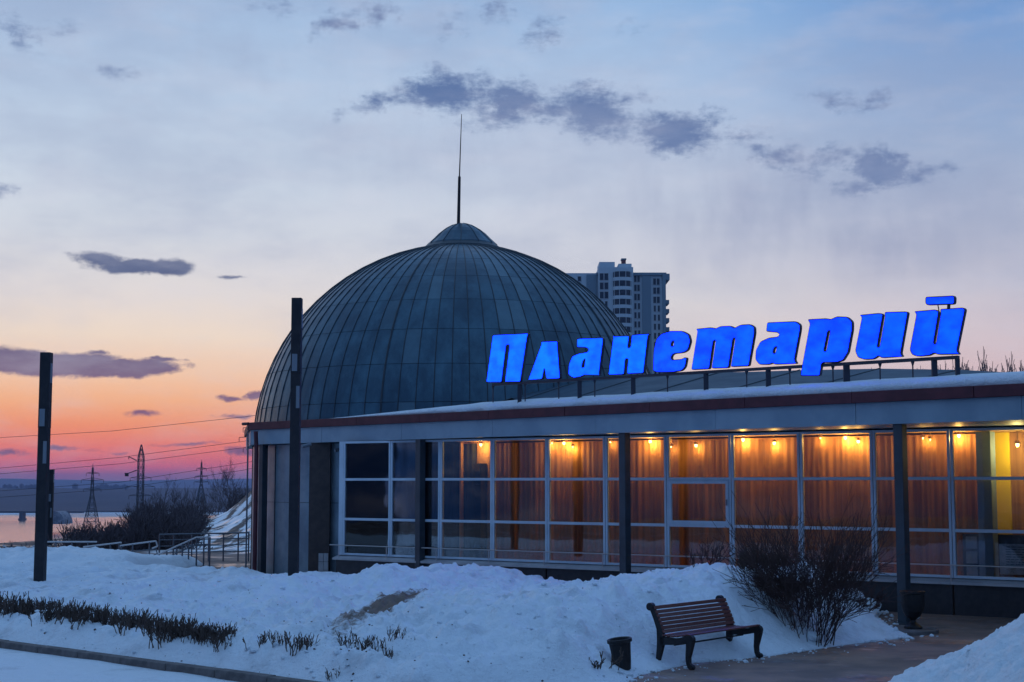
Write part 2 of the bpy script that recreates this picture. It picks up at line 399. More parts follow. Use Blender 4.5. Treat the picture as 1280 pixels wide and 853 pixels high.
def terrain_mat():
    m = bpy.data.materials.new('terrain_ground'); m.use_nodes = True; t = NT(m.node_tree); b = t.n['Principled BSDF']
    pos = t.new('ShaderNodeNewGeometry').outputs['Position']
    sep = t.new('ShaderNodeSeparateXYZ'); t.l.new(pos, sep.inputs[0])
    f, _ = t.noise(t.vmath('MULTIPLY', pos, (1,.16,1)), .8, 7, .66); g, _ = t.noise(pos, .02, 5, .6)
    far = t.mix(t.smooth(f, .46, .54), (.72,.75,.78), (.07,.055,.05))
    vf = t.mix(t.smooth(g, .36, .50), (.60,.62,.66), (.05,.045,.05))
    n, _ = t.noise(pos, .9, 6, .6)
    fr_, _ = t.noise(pos, 2.3, 8, .7)
    plaza = t.mix(t.smooth(n, .35, .65), (.26,.165,.13), (.14,.095,.08))
    plaza = t.mix(t.math('MULTIPLY', t.smooth(fr_, .60, .74), .6), plaza, (.5,.52,.56))
    far = t.mix(t.smooth(t.math('DIVIDE', sep.outputs[0], sep.outputs[1]), -.250, -.232), (.045,.035,.036), far)
    c = t.mix(t.smooth(sep.outputs[1], 50, 54), plaza, far)
    c = t.mix(t.smooth(sep.outputs[1], 150, 260), c, vf)
    t.l.new(c, b.inputs['Base Color']); b.inputs['Roughness'].default_value = .8
    wet, _ = t.noise(pos, .55, 5, .6)
    t.l.new(t.smooth(wet, .50, .62, .85, .28), b.inputs['Roughness'])
    h, _ = t.noise(pos, 30.0, 4, .6); bn = t.new('ShaderNodeBump'); bn.inputs['Strength'].default_value = .3; bn.inputs['Distance'].default_value = .01
    t.l.new(h, bn.inputs['Height']); t.l.new(bn.outputs[0], b.inputs['Normal'])
    return m
mesh_np('ground', np.stack([XX, YY, ZZ], -1).reshape(-1, 3), grid_faces(*XX.shape), terrain_mat(), 'structure')
def river_mat():
    m = bpy.data.materials.new('river_water'); m.use_nodes = True; t = NT(m.node_tree); b = t.n['Principled BSDF']
    pos = t.new('ShaderNodeNewGeometry').outputs['Position']
    sep = t.new('ShaderNodeSeparateXYZ'); t.l.new(pos, sep.inputs[0])
    f, _ = t.noise(t.vmath('MULTIPLY', pos, (.6,.25,1)), .01, 5, .6)
    ice = t.smooth(t.math('ADD', sep.outputs[1], t.math('MULTIPLY', f, 900)), 3050, 3500)
    c = t.mix(ice, (.02,.025,.03), (.70,.74,.80)); t.l.new(c, b.inputs['Base Color'])
    t.l.new(t.math('MULTIPLY_ADD', ice, .7, .16), b.inputs['Roughness']); return m
V = np.array([[-6000,500,RIV],[3000,500,RIV],[3000,3400,RIV],[-6000,3400,RIV]], float)
mesh_np('river', V, np.array([[0,1,2,3]]), river_mat(), 'structure', False)
def relief(name, y0, y1, zf, m, nx=220, ny=40, x0=-.9, x1=.9):
    a = np.linspace(y0, y1, ny)[:, None]; q = np.linspace(x0, x1, nx)[None, :]
    Y = a+0*q; X = q*Y; Z = zf(X, Y)
    return mesh_np(name, np.stack([X, Y, Z], -1).reshape(-1, 3), grid_faces(ny, nx), m, 'structure')
M['forest'] = mat('far_forest', (.010,.012,.018), .95, col2=(.026,.028,.040), scale=.004, stretch=(1,.5,1), lo=.4, hi=.75)
M['hill'] = mat('far_hill_forest', (.05,.045,.055), .95, col2=(.09,.085,.10), scale=.002)
relief('far_shore', 3080, 6500, lambda X, Y: RIV+2+sstep(Y, 3080, 5200)*39+fbm(X*.004, Y*.004, 9, 5)*5*sstep(Y, 3080, 3600)-sstep(Y, 5300, 6500)*20, M['forest'])
def farhill(X, Y):
    q = X/Y
    return -120+sstep(Y, 8500, 12000)*(120+42+20*np.sin(q*9+1.2)+fbm(q*14, Y*0, 5, 4)*14)+sstep(-q, .27, .36)*22*sstep(Y, 9000, 12000)-sstep(Y, 12500, 16000)*60
relief('distant_hills', 8000, 16000, farhill, M['hill'], 200, 24)

# bridge far upriver, hangar-like mound, small far town
b0 = pY(-60, 640, 2450); b1 = pY(104, 641, 2450)
br = empty('bridge', ((b0.x+b1.x)/2, 2450, RIV), 'long low dark bridge crossing the pink river', 'bridge')
MB().box(b0.x, b1.x, 2446, 2456, b0.z-2.0, b0.z+1.2).build('deck', M['steel'], br)
for px_ in (-28, 28, 83):
    c = pY(px_, 640, 2450); mb = MB(); mb.box(c.x-3.2, c.x+3.2, 2444, 2458, RIV-4, b0.z-2.0); mb.box(c.x-4.2, c.x+4.2, 2442, 2460, RIV-4, RIV+2.5); mb.build('pier', M['steel'], br)
c = pY(74, 652, 1900); mb = MB(); 
prof = [(math.cos(R(a)), math.sin(R(a))) for a in range(0, 181, 15)]
n = len(prof); vs = []
for yy in (-18, 18):
    vs += [(c.x+12*x, c.y+yy, c.z+16*z-3) for x, z in prof]
mb.add(vs, [(i, i+1, n+i+1, n+i) for i in range(n-1)]+[tuple(range(n)), tuple(range(2*n-1, n-1, -1))])
M['hangar'] = mat('hangar_roof', (.30,.29,.32), .8, col2=(.12,.12,.14), scale=.2)
tag(mb.build('arched_hangar', M['hangar'], smooth=False, org=c), 'pale arched hangar roof on the near river bank', 'hangar')
M['town'] = mat('far_town_wall', (.13,.12,.15), .9)
rt = random.Random(3)
k = 0
for x in [6,12,19,27,33,39,44]+[122,128,133,139,145,151,156,94]:
    p = pY(x, 610, 5150); wdt = rt.uniform(4, 9); hh = rt.uniform(11, 19)
    mb = MB(); mb.box(p.x-wdt, p.x+wdt, 5140, 5160, p.z-14, p.z+hh-6); mb.box(p.x-wdt*.4, p.x+wdt*.3, 5145, 5155, p.z+hh-6, p.z+hh-3)
    o = mb.build('distant_building', M['town'], org=(p.x, 5150, p.z-14)); k += 1
    tag(o, 'tiny grey block on the far shore skyline '+('left of the leftmost pole' if x < 50 else 'between the pole and the slim mast'), 'building', 'town blocks on the far shore')

# ------------------------------------------------------------------ road, kerb, snow bank
K0, K1 = pZ(0, 812), pZ(292, 853)
kd = (K1-K0).normalized(); kn = Vector((kd.y*-1, kd.x, 0))
kn = Vector((-kd.y, kd.x, 0));  kn = kn if kn.y > 0 else -kn        # away from camera
def kpt(s, off=0.0): return K0+kd*s+kn*off
rd = MB(); pts = [kpt(-40, -.002), kpt(14, -.002), kpt(14, -12), kpt(-40, -12)]
N1, N2 = 160, 50
u = np.linspace(-45, 14, N1)[:, None]; v = np.linspace(-14, 0.02, N2)[None, :]
PX = K0.x+kd.x*u+kn.x*v; PY_ = K0.y+kd.y*u+kn.y*v
PZ_ = .016+.03*np.clip(fbm(PX*.9, PY_*.9, 31, 5), -.2, 1)
mesh_np('road', np.stack([PX+0*v, PY_+0*u, PZ_], -1).reshape(-1, 3), grid_faces(N1, N2), snow_material('packed_road_snow', .5), 'structure')
kroot = bpy.data.objects.new('kerb', None); COL.objects.link(kroot); kroot['kind'] = 'structure'; kroot.location = K0; ORG['kerb'] = K0.copy()
first = None
ka = math.atan2(kd.y, kd.x)
for i in range(-8, 14):
    if first is None:
        mb = MB(); mb.box(0.006, .994, 0, .16, -.05, .12)
        me_o = mb.build('kerb_stone', M['concrete'], kroot, org=(0,0,0), bevel=.012); first = me_o; o = me_o
    else:
        o = first.copy(); COL.objects.link(o); o.parent = kroot
    o.location = kd*(i*1.0)+Vector((0, 0, random.uniform(-.006, .004))); o.rotation_euler = (0, 0, ka)

S2 = math.sqrt(2)
Bp = [kpt(-45, .15), kpt(0, .15), kpt(5, .15), kpt(8.2, .15), pZ(770, 862), pZ(800, 845), pZ(870, 829), pZ(960, 821), pZ(1060, 806), pZ(1142, 797), pZ(1118, 786), pZ(1100, 772), pZ(1098, 765)]
Bp = [(p.x, p.y) for p in Bp]+[(3.2, 28.9), (-4.6, 35.3), (-6.0, 36.6), (-9.2, 37.2), (-9.0, 44), (-15, 47.5), (-45, 58)]
Bp = np.array(Bp)
def sdist(X, Y):
    d = np.full(X.shape, 1e9); ins = np.zeros(X.shape, bool); n = len(Bp)
    for i in range(n):
        a = Bp[i]; b = Bp[(i+1) % n]; e = b-a; L2 = (e**2).sum()
        t = np.clip(((X-a[0])*e[0]+(Y-a[1])*e[1])/L2, 0, 1)
        d = np.minimum(d, np.hypot(X-a[0]-t*e[0], Y-a[1]-t*e[1]))
        c = ((a[1] > Y) != (b[1] > Y)) & (X < (b[0]-a[0])*(Y-a[1])/((b[1]-a[1])+1e-12)+a[0]); ins ^= c
    return np.where(ins, d, -d)
CS = np.array([-60,-40.7,-36.1,-33.5,-32.1,-30.4,-28.7,-26.7,-24.9,-22.6,-21.6,-20.7,-19.8,-18.1,-17.5,-16.8,-15.8,-14.8,-14.3,-13.2,-12.4,-11.9,-10])
CH = np.array([.3,.30,.60,.50,.36,.25,.23,.33,.30,.41,.62,.58,.40,.46,.60,.60,.77,.86,.92,.97,.83,.69,.5])
DENTS = []
_r = random.Random(17)
for (xa, ya, xb, yb, n_) in ((560,800,700,742,9),(330,770,440,745,6),(700,790,760,750,5)):
    A_, B_ = pZ(xa, ya, .5), pZ(xb, yb, .5)
    for i_ in range(n_):
        q_ = A_.lerp(B_, i_/(n_-1)); DENTS.append((q_.x+_r.uniform(-.12,.12), q_.y+_r.uniform(-.2,.2), _r.uniform(.10,.15), _r.uniform(.06,.11)))
for i_ in range(26):
    q_ = pZ(_r.uniform(20, 760), _r.uniform(745, 845), .4); DENTS.append((q_.x, q_.y, _r.uniform(.07,.22), _r.uniform(.03,.10)))
def snow_z(X, Y):
    X = np.asarray(X, float); Y = np.asarray(Y, float)
    w = (X+Y)/S2; s = (X-Y)/S2; d = sdist(X, Y)
    H = np.interp(s, CS, CH)
    wk = np.interp(s, [-40, -10], [9.4, 10.3])
    t = np.clip((w-wk-1.0)/(19.6-wk-1.0), 0, 1)
    base = .30+(H-.30)*sstep(t, .0, 1.0)
    back = H*(1-.45*sstep(w, 19.9, 22.4))
    z = np.where(w < 19.6, base, back)
    big = fbm(X*.42+3, Y*.42, 11, 3)
    z = z+.16*big*sstep(d, .3, 1.5)*(w < 21)
    slump = 1-np.abs(fbm(s*.75+w*.5, w*.28+3, 71, 3, .5))*2.4
    z = z+.11*slump*sstep(d, .3, 1.4)*sstep(20.5-w, 0, 3)*(.35+.65*sstep(-s, 14, 19))
    calm = np.clip(.25+1.3*(vnoise(X*.55+9, Y*.45, 83)), .2, 1.35)
    # ploughed heap in the middle and drifts
    z = z+.22*np.exp(-(((X+.6)/2.4)**2+((Y-20.5)/2.2)**2))+.12*np.exp(-(((X+5.2)/1.6)**2+((Y-25.5)/1.8)**2))
    ridge = 1-np.abs(fbm(X*1.1, Y*.8, 21, 3))*2.2
    z = z+.06*calm*ridge*sstep(d, .2, 1.0)+.09*calm*fbm(X*2.3, Y*2.0, 5, 5, .62)*sstep(d, .1, .6)
    z = z+.09*np.clip(fbm(X*5.5, Y*4.5, 61, 3, .6), 0, 1)*sstep(d, .15, .5)*(.4+sstep(s, -26, -20))
    rid2 = 1-np.abs(fbm(X*3.1+4, Y*2.4, 91, 3, .6))*2.6
    z = z+calm*(.040*rid2*np.clip(fbm(X*.8, Y*.8, 93, 2)+.55, 0, 1)+.030*fbm(X*9, Y*7, 95, 3, .6))*sstep(d, .12, .5)
    for (fx, fy, fr, fd) in DENTS: z = z-fd*np.exp(-(((X-fx)**2+(Y-fy)**2)/fr**2)**1.5)+fd*.25*np.exp(-((np.hypot(X-fx, Y-fy)-fr*1.25)/(fr*.35))**2)
    L = .55+1.1*sstep(X, .3, 1.8)
    E = np.clip(d/L, 0, 1); E = np.where(d < 0, 0, E)
    E = (E*E*(3-2*E))**.75
    z = z*E+.03*sstep(d, 0, .12)-np.where(d < 0, .25+.3*np.clip(-d, 0, 1), 0)*1.0
    return z
def snz(x, y): return max(0.0, float(snow_z(np.array([x]), np.array([y]))[0]))
gx = np.arange(-9.5, 7.2, .06); gy = np.arange(14.2, 31, .06)
def snow_sheet(gx, gy):
    GX, GY = np.meshgrid(gx, gy, indexing='ij'); return GX, GY, snow_z(GX, GY)
def sheet_mesh(parts):
    Vs, Fs, o = [], [], 0
    for GX, GY, GZ in parts:
        F = grid_faces(*GX.shape); zz = GZ.ravel()
        keep = (zz[F] > -.02).any(1); F = F[keep]
        used = np.unique(F); mp = np.full(zz.size, -1); mp[used] = np.arange(len(used))
        Vs.append(np.stack([GX.ravel(), GY.ravel(), zz], -1)[used]); Fs.append(mp[F]+o); o += len(used)
    return np.concatenate(Vs), np.concatenate(Fs)
q = np.linspace(-.42, .36, 460); yv = np.concatenate([np.linspace(12.5, 34, 430), np.linspace(34.1, 62, 190)])
GY, GQ = np.meshgrid(yv, q, indexing='ij'); GX = GQ*GY
V, F = sheet_mesh([(GX, GY, snow_z(GX, GY))])
e1, e2 = pZ(508, 748, .5), pZ(448, 790, .4); pt = (e1+e2)/2; pr_ = math.atan2(e2.y-e1.y, e2.x-e1.x); pl_ = (e2-e1).length/2
pt2 = pZ(497, 757, .5); pt3 = pZ(40, 735, .4)
M['snow_bank'] = snow_material('old_snow_bank', .55, [(pt.x, pt.y, pl_*1.7, .42, pr_, .95), (e1.x, e1.y, 1.2, .42, pr_, .9)])
mesh_np('snow_bank', V, F, M['snow_bank'], 'structure')

# heap of cleared snow, right foreground
cx, cy = 7.2, 13.9
gx = np.linspace(cx-5, cx+5, 330); gy = np.linspace(cy-5, cy+5, 330); GX, GY = np.meshgrid(gx, gy, indexing='ij')
rr = np.hypot((GX-cx)/4.6, (GY-cy)/4.6)+.10*fbm(GX*.6, GY*.6, 41, 3)
GZ = 2.68*(np.sqrt(np.clip(1-rr, 0, 1)**2+.01)-.1)+.10*fbm(GX*1.3, GY*1.3, 43, 5, .6)*sstep(1.05-rr, 0, .4)+.045*(1-np.abs(fbm(GX*3, GY*3, 47, 3))*2)*sstep(1.0-rr, 0, .3)
GZ = GZ+(.05*(1-np.abs(fbm(GX*4.2, GY*4.2, 51, 3, .6))*2.4)+.035*fbm(GX*10, GY*10, 53, 3, .6))*sstep(1.0-rr, 0, .15)
GZ = np.where(rr > 1.0, -.1, GZ)
V, F = sheet_mesh([(GX, GY, GZ)])
tag(mesh_np('snow_heap', V, F, M['snow_mound'], None, org=(cx, cy, 0)), 'large heap of cleared snow in the lower right corner', 'snow heap', kind='stuff')

# ------------------------------------------------------------------ planetarium building
CA = pZ(1131, 780.5); CD = pZ(327, 719)
cu = (CD-CA).normalized(); cn = Vector((-abs(cu.y), -abs(cu.x), 0)).normalized()      # towards camera
bld = empty('planetarium_building', (0, 36, 0), 'low glass-fronted planetarium hall with a large dark metal dome and dark red roof edge', 'building')
ZB, ZT, ZR = 3.415, 3.80, 4.00        # soffit, top of band, top of red edge
colpts = [CA+(CD-CA)*(i/3.0) for i in (-1, 0, 1, 2, 3)]
for i, c in enumerate(colpts):
    mb = MB(); a = cu*.085; b = cn*.085
    mb.obox((c.x, c.y, ZB/2-.02), a, b, (0,0,ZB/2+.02)); mb.build('column', M['column'], bld, bevel=.008)
    mb = MB(); mb.obox((c.x, c.y, .012), cu*.15, cn*.15, (0,0,.014))
    for sx in (-1, 1):
        for sy in (-1, 1): q_ = c+cu*.12*sx+cn*.12*sy; mb.tube((q_.x, q_.y, .02), (q_.x, q_.y, .05), .014, .014, 6)
    mb.build('base_plate', M['column'], bld)
# canopy slab with pale band and red metal edge
LL = CD-cu*-.42+cn*.12; RR_ = CA-cu*8.5+cn*.12
def quad_band(p, q, z0, z1, th, n):       # vertical band standing along p-q, thickness inward
    mb = MB(); m_ = (p+q)/2; h = (q-p)/2
    return mb.obox((m_.x-n.x*th/2, m_.y-n.y*th/2, (z0+z1)/2), (h.x,h.y,0), (n.x*th/2, n.y*th/2, 0), (0,0,(z1-z0)/2))
nf = 9
for i in range(nf):
    a_, b_ = LL.lerp(RR_, i/nf), LL.lerp(RR_, (i+1)/nf); t_ = (b_-a_).normalized()*.004; j_ = cn*random.uniform(-.004, .004)
    quad_band(a_+t_+j_, b_-t_+j_, ZB, ZT, .06, cn).build('fascia_panel', M['fascia'], bld)
# band joints: slim cover strips
ln = (RR_-LL).length; dd = (RR_-LL).normalized()
for i in range(12):
    a_, b_ = (LL-dd*.08).lerp(RR_, i/12)+cn*.07, (LL-dd*.08).lerp(RR_, (i+1)/12)+cn*.07; t_ = (b_-a_).normalized()*.003; j_ = cn*random.uniform(-.006, .006)+Vector((0,0,random.uniform(-.005,.005)))
    mb_ = quad_band(a_+t_+j_, b_-t_+j_, ZT+.001, ZR, .16, cn); mb_.build('roof_edge', M['red'], bld, bevel=.01)
mb = MB(); mb.path([(LL-dd*.30+cn*.06+Vector((0,0,ZR-.03))), (LL-dd*.02+cn*.06+Vector((0,0,ZR-.03)))], .04, 8); mb.build('gutter_spout', M['red'], bld)
iL, iR = LL-cn*.06, RR_-cn*.06
BL, BR = Vector((-8.1, 45.5, 0)), Vector((22, 34, 0))
mb = MB(); mb.prism([(iL.x, iL.y), (iR.x, iR.y), (BR.x, BR.y), (BL.x, BL.y)], ZB+.02, ZR-.02); mb.build('canopy_slab', M['fascia'], bld)
side = (BL-iL).normalized(); sn = Vector((side.y, -side.x, 0)); sn = sn if sn.x < 0 else -sn
quad_band(iL+sn*.06, BL+sn*.06, ZB, ZT, .05, sn).build('fascia_band', M['fascia'], bld)
quad_band(iL+sn*.12, BL+sn*.12, ZT+.003, ZR, .14, sn).build('roof_edge', M['red'], bld)
# downpipes at the left end
for (px_, r_, m_) in ((319.5, .055, 'red'), (308.5, .022, 'rail')):
    c = pY(px_, 640, 38.9); mb = MB(); mb.path([(c.x, c.y, 0.0), (c.x, c.y, ZB-.25), (c.x-.02 if m_ == 'red' else c.x, c.y-.05, ZT-.05)], r_, 10); mb.build('downpipe', M[m_], bld)

# roof snow on the canopy: thick edge following the fascia
N = 150; mbv = []; prof = [(-.02,.0),(-.06,.06),(-.03,.13),(.12,.19),(.5,.22),(1.2,.25),(2.6,.27)]
GXX = []
V = []; rs = np.linspace(0.105, 1.0, N)
for i, tt in enumerate(rs):
    p = LL+(RR_-LL)*tt; th = min(1, (tt-.105)/.25+.12)
    for (b, h) in prof:
        e = fbm(np.array([tt*60.0]), np.array([b*1.5]), 77, 4)[0]*.11
        hh = h*1.15*th*(1+.8*e); bb = b*(1 if b > 0 else 1)+e*(.7 if b < .2 else .2)+(1-th)*.12
        V.append((p.x-cn.x*(bb+.02), p.y-cn.y*(bb+.02), ZR-.012+max(hh, 0)))
V = np.array(V); o = mesh_np('roof_snow', V, grid_faces(N, len(prof)), M['snow_clean'], None, org=(0,36,0)); o.location = (0,0,0); o.parent = bld
# low sheet-metal roof rising behind
ridge_px = [(596,508),(640,498),(680,487),(720,478.5),(800,472),(900,466),(1000,463),(1100,461),(1200,462.5),(1280,467),(1400,474),(1560,486)]
mb = MB(); top = []; bot = []
for i, (x, y) in enumerate(ridge_px):
    a = i/(len(ridge_px)-1)
    tp = pL(x, y, .7071, .7071, 22.56+ (3.2 if i < 2 else 3.6+min(2.2, i*.45)))
    top.append(tp)
    bt = tp.copy(); dcn = cn*(3.4+.06*i); bt = Vector((tp.x+cn.x*(tp.to_2d().dot(Vector((.7071,.7071)))-22.56-1.9), tp.y+cn.y*(tp.to_2d().dot(Vector((.7071,.7071)))-22.56-1.9), ZR+.10)); bot.append(bt)
vs = top+bot+[p-cn*6+Vector((0,0,-.9)) for p in top]; n = len(top)
mb.add(vs, [(i, i+1, n+i+1, n+i) for i in range(n-1)]+[(i+1, i, 2*n+i, 2*n+i+1) for i in range(n-1)])
mb.build('low_roof', M['lead'], bld)
for i in range(n-1):
    for k_ in range(1):
        f = k_/1; a = top[i].lerp(top[i+1], f); b = bot[i].lerp(bot[i+1], f)
        if i == 0 and k_ == 0: sm = MB()
        sm.tube(a+Vector((0,0,.01)), b+Vector((0,0,.01)), .012, .012, 4)
sm.build('roof_seams', M['seam'], bld)

# glazing line
G0 = Vector((-4.09, 36.22, 0)); gd = Vector((.8127, -.5827, 0)); gn = Vector((-.5827, -.8127, 0)); MOD = 1.502
GZ0, GZ1 = .665, ZB-.01
ZU, ZM = 2.485, 1.53
def gp(s, off=0.0, z=0.0): p = G0+gd*s+gn*off; return Vector((p.x, p.y, z))
def bar(mb, s0, s1, z0, z1, d0=-.04, d1=.04):
    c = gp((s0+s1)/2, (d0+d1)/2, (z0+z1)/2); h = gd*((s1-s0)/2); nn = gn*((d1-d0)/2)
    return mb.obox(c, h, nn, (0,0,(z1-z0)/2))
NB = 14
first_win = None
def make_window(s0, s1, special=False):
    w = .05; mb = MB()
    bar(mb, s0, s0+w, GZ0, GZ1); bar(mb, s1-w, s1, GZ0, GZ1)
    for (a, b) in ((GZ0, GZ0+w), (GZ1-w, GZ1), (ZU-.03, ZU+.03), (ZM-.03, ZM+.03)): bar(mb, s0+w, s1-w, a, b, -.038, .038)
    win = mb.build('window', M['frame'], bld, bevel=.006)
    for j, (a, b) in enumerate(((GZ0+w, ZM-.03), (ZM+.03, ZU-.03), (ZU+.03, GZ1-w))):
        p = MB(); bar(p, s0+w, s1-w, a, b, -.006, .006); p.build('pane', M['glass'], win)
    if special:
        mb = MB(); a, b = ZM+.03, ZU-.03
        for (x0, x1, z0, z1) in ((s0+w, s0+w+.07, a, b), (s1-w-.07, s1-w, a, b), (s0+w+.07, s1-w-.07, a, a+.07), (s0+w+.07, s1-w-.07, b-.07, b)): bar(mb, x0, x1, z0, z1, .008, .055)
        mb.build('opening_sash', M['frame'], win)
        mb = MB(); bar(mb, s1-w-.05, s1-w-.03, (a+b)/2-.06, (a+b)/2+.06, .055, .085); mb.build('handle', M['polebox'], win)
    return win
for i in range(NB):
    make_window(i*MOD+.006, (i+1)*MOD-.006, i == 6)
mb = MB(); bar(mb, -.14, -.006, GZ0-.0, GZ1, -.03, .03); mb.build('window_post', M['frame'], bld)
# sill, plinth, handrail
for i in range(0, NB, 2):
    mb = MB(); s0, s1 = i*MOD+(-.18 if i == 0 else .003), (i+2)*MOD-.003
    a = [gp(s0, .20, .555), gp(s0, .20, .60), gp(s0, -.04, .662), gp(s0, -.04, .555)]; b = [gp(s1, .20, .555), gp(s1, .20, .60), gp(s1, -.04, .662), gp(s1, -.04, .555)]
    mb.add(a+b, [(0,1,2,3),(7,6,5,4),(0,4,5,1),(1,5,6,2),(2,6,7,3),(3,7,4,0)]); mb.build('sill', M['sill'], bld)
    mb = MB(); bar(mb, s0+.03, s1-.0, -.05, .553, -.1, .10+.0); mb.build('plinth', M['plinth'], bld)
mb = MB(); mb.tube(gp(-.30, .16, .905), gp(NB*MOD, .16, .905), .013, .013, 8)
for i in range(0, NB+1):
    mb.tube(gp(i*MOD, .03, .905), gp(i*MOD, .16, .905), .010, .010, 6); mb.tube(gp(i*MOD, .16, .905), gp(i*MOD, .16, .60), .010, .010, 6)
mb.build('window_guard_rail', M['railtop'], bld)
def s_at(px_, off=-.30):     # arclength on the glazing line seen at that picture column
    d = ray(px_, 560); c = G0.to_2d()+gn.to_2d()*off
    # solve c+gd*s = d*t
    A = np.array([[gd.x, -d.x],[gd.y, -d.y]]); return float(np.linalg.solve(A, -np.array([c.x, c.y]))[0])
# interior shell: ceiling, floor, back wall
mb = MB(); bar(mb, s_at(586,-.6), NB*MOD, .5, .56, -2.6, -.12); mb.build('interior_floor', M['plaster'], bld)
mb = MB(); bar(mb, s_at(586,-.6), NB*MOD, ZB-.06, ZB-.012, -2.6, -.05); mb.build('ceiling', M['plaster'], bld)
mb = MB(); bar(mb, 5*MOD, NB*MOD, .5, ZB-.03, -2.7, -2.6); mb.build('back_wall', M['plaster'], bld)
mb = MB(); bar(mb, -.6, s_at(586, -.6), .5, ZB-.012, -.64, -.60); mb.build('dark_room_wall', M['dark'], bld)  # near-black sheet: the unlit room's darkness is put into its colour
mb = MB(); bar(mb, -.1, 2.55*MOD, .5, .56, -.6, -.1); mb.build('dark_room_floor', M['dark'], bld)  # floor coloured near-black too, standing for the missing light
# lit gap with the shelf left of the curtains
mb = MB(); bar(mb, s_at(586, -.6), s_at(614, -.6)+.1, .56, ZB-.07, -.62, -.57); mb.build('lit_wall', M['plaster'], bld)
mb = MB(); bar(mb, s_at(585, -.57)-.04, s_at(585, -.57), .56, ZB-.07, -.57, -.30); mb.build('partition', M['plaster'], bld)
mb = MB(); r0_, r1_ = s_at(594.5, -.4), s_at(604, -.4)
for z in (1.45,1.75,2.05,2.35,2.65): bar(mb, r0_, r1_, z, z+.02, -.55, -.32)
bar(mb, r0_, r0_+.03, .57, 2.85, -.55, -.32); bar(mb, r1_-.03, r1_, .57, 2.85, -.55, -.32); bar(mb, r0_+.03, r1_-.03, .57, 2.84, -.553, -.545)
o = mb.build('shelf_rack', M['dark'], org=gp((r0_+r1_)/2, -.45, .57)); tag(o, 'narrow dark shelf unit in the lit gap left of the golden curtains', 'shelf')

# brown end walls between dome and glazing
def wallbox(name, px0, px1, Y, depth, z0, z1, m, parent=bld):
    a = pY(px0, 640, Y); b = pY(px1, 640, Y); mb = MB(); mb.box(a.x, b.x, Y, Y+depth, z0, z1); return mb.build(name, m, parent)
wallbox('brown_pier', 386, 412, 37.4, 1.2, 0, ZB-.01, M['brown'])
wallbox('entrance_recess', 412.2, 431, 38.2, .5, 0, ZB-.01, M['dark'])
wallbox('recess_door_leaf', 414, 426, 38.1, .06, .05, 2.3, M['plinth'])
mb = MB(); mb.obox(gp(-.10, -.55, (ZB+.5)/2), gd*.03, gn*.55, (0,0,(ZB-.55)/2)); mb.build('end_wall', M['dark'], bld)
a = pY(398, 709, 37.3); mb = MB()
for i in range(2):
    for j in range(3): mb.box(a.x+i*.125, a.x+i*.125+.115, 37.30, 37.38, .03+j*.21, .23+j*.21)
mb.build('vent_box', M['sill'], bld)
for (x, y) in ((383, 557), (424, 562)):
    p = pY(x, y, 37.2); mb = MB(); mb.tube(p+Vector((-.10, -.08, -.03)), p+Vector((.10, .06, .03)), .045, .045, 10); mb.tube(p+Vector((.05,.03,.03)), Vector((p.x+.05, p.y+.03, ZB)), .012, .012, 6)
    tag(mb.build('security_camera', M['polebox'], org=p), 'small grey security camera under the canopy '+('beside the dome cladding' if x < 400 else 'in the dark recess'), 'camera')

# dome
D0 = Vector((-1.50, 42.5, 0)); DR = 5.83; DZ = EYE+1.0
def dome_pt(a, e, r=DR): return Vector((D0.x+r*math.cos(e)*math.sin(a), D0.y-r*math.cos(e)*math.cos(a), DZ+r*math.sin(e)))
prof = [(DR-.03, -DZ-.1), (DR-.03, 0)]+[((DR-.03)*math.cos(R(e)), (DR-.03)*math.sin(R(e))) for e in range(5, 86, 5)]
mb = MB(); mb.lathe((D0.x, D0.y, DZ), prof, 80); shell = mb.build('dome', M['seam'], bld, smooth=True)
NC = 80; da = 2*math.pi/NC; rows = [(0,10),(10,20),(20,30),(30,40),(40,50),(50,60),(60,70),(70,80)]
restp = MB(); cnt = 0
rp = random.Random(11)
rowpan = []
def panel_geo(mb, a0, a1, e0, e1, drum=None):
    g = .006; a0 += .0012; a1 -= .0012; nE = 3
    for side_r in (0,):
        vs = []; 
        for i in range(nE+1):
            for (aa) in (a0, (a0+a1)/2, a1):
                if drum: z = drum[0]+.006+(drum[1]-drum[0]-.012)*i/nE; r_ = DR; vs.append(Vector((D0.x+r_*math.sin(aa), D0.y-r_*math.cos(aa), z)))
                else:
                    e = R(e0)+.001+(R(e1-e0)-.002)*i/nE; vs.append(dome_pt(aa, e))
        n0 = len(vs); c0 = Vector((D0.x, D0.y, DZ))
        vs2 = [v+(v-Vector((c0.x, c0.y, v.z if drum else c0.z))).normalized()*(-.028) for v in vs]
        fs = [(r_*3+c, r_*3+c+1, (r_+1)*3+c+1, (r_+1)*3+c) for r_ in range(nE) for c in range(2)]
        edge = [(0,1),(1,2),(2,5),(5,8),(8,11),(11,10),(10,9),(9,6),(6,3),(3,0)]
        fs += [(a, b, b+n0, a+n0) for a, b in edge]
        mb.add(vs+vs2, fs)
for ri, (e0, e1) in enumerate(rows):
    for c in range(NC):
        a0 = -math.pi+c*da; a1 = a0+da; am = (a0+a1)/2
        if abs(am+.03) < R(74) and cnt < 262 and (e0 < 70):
            mb = MB(); panel_geo(mb, a0, a1, e0, e1); mb.build('panel', M['dome'], shell); cnt += 1
        else: panel_geo(restp, a0, a1, e0, e1)
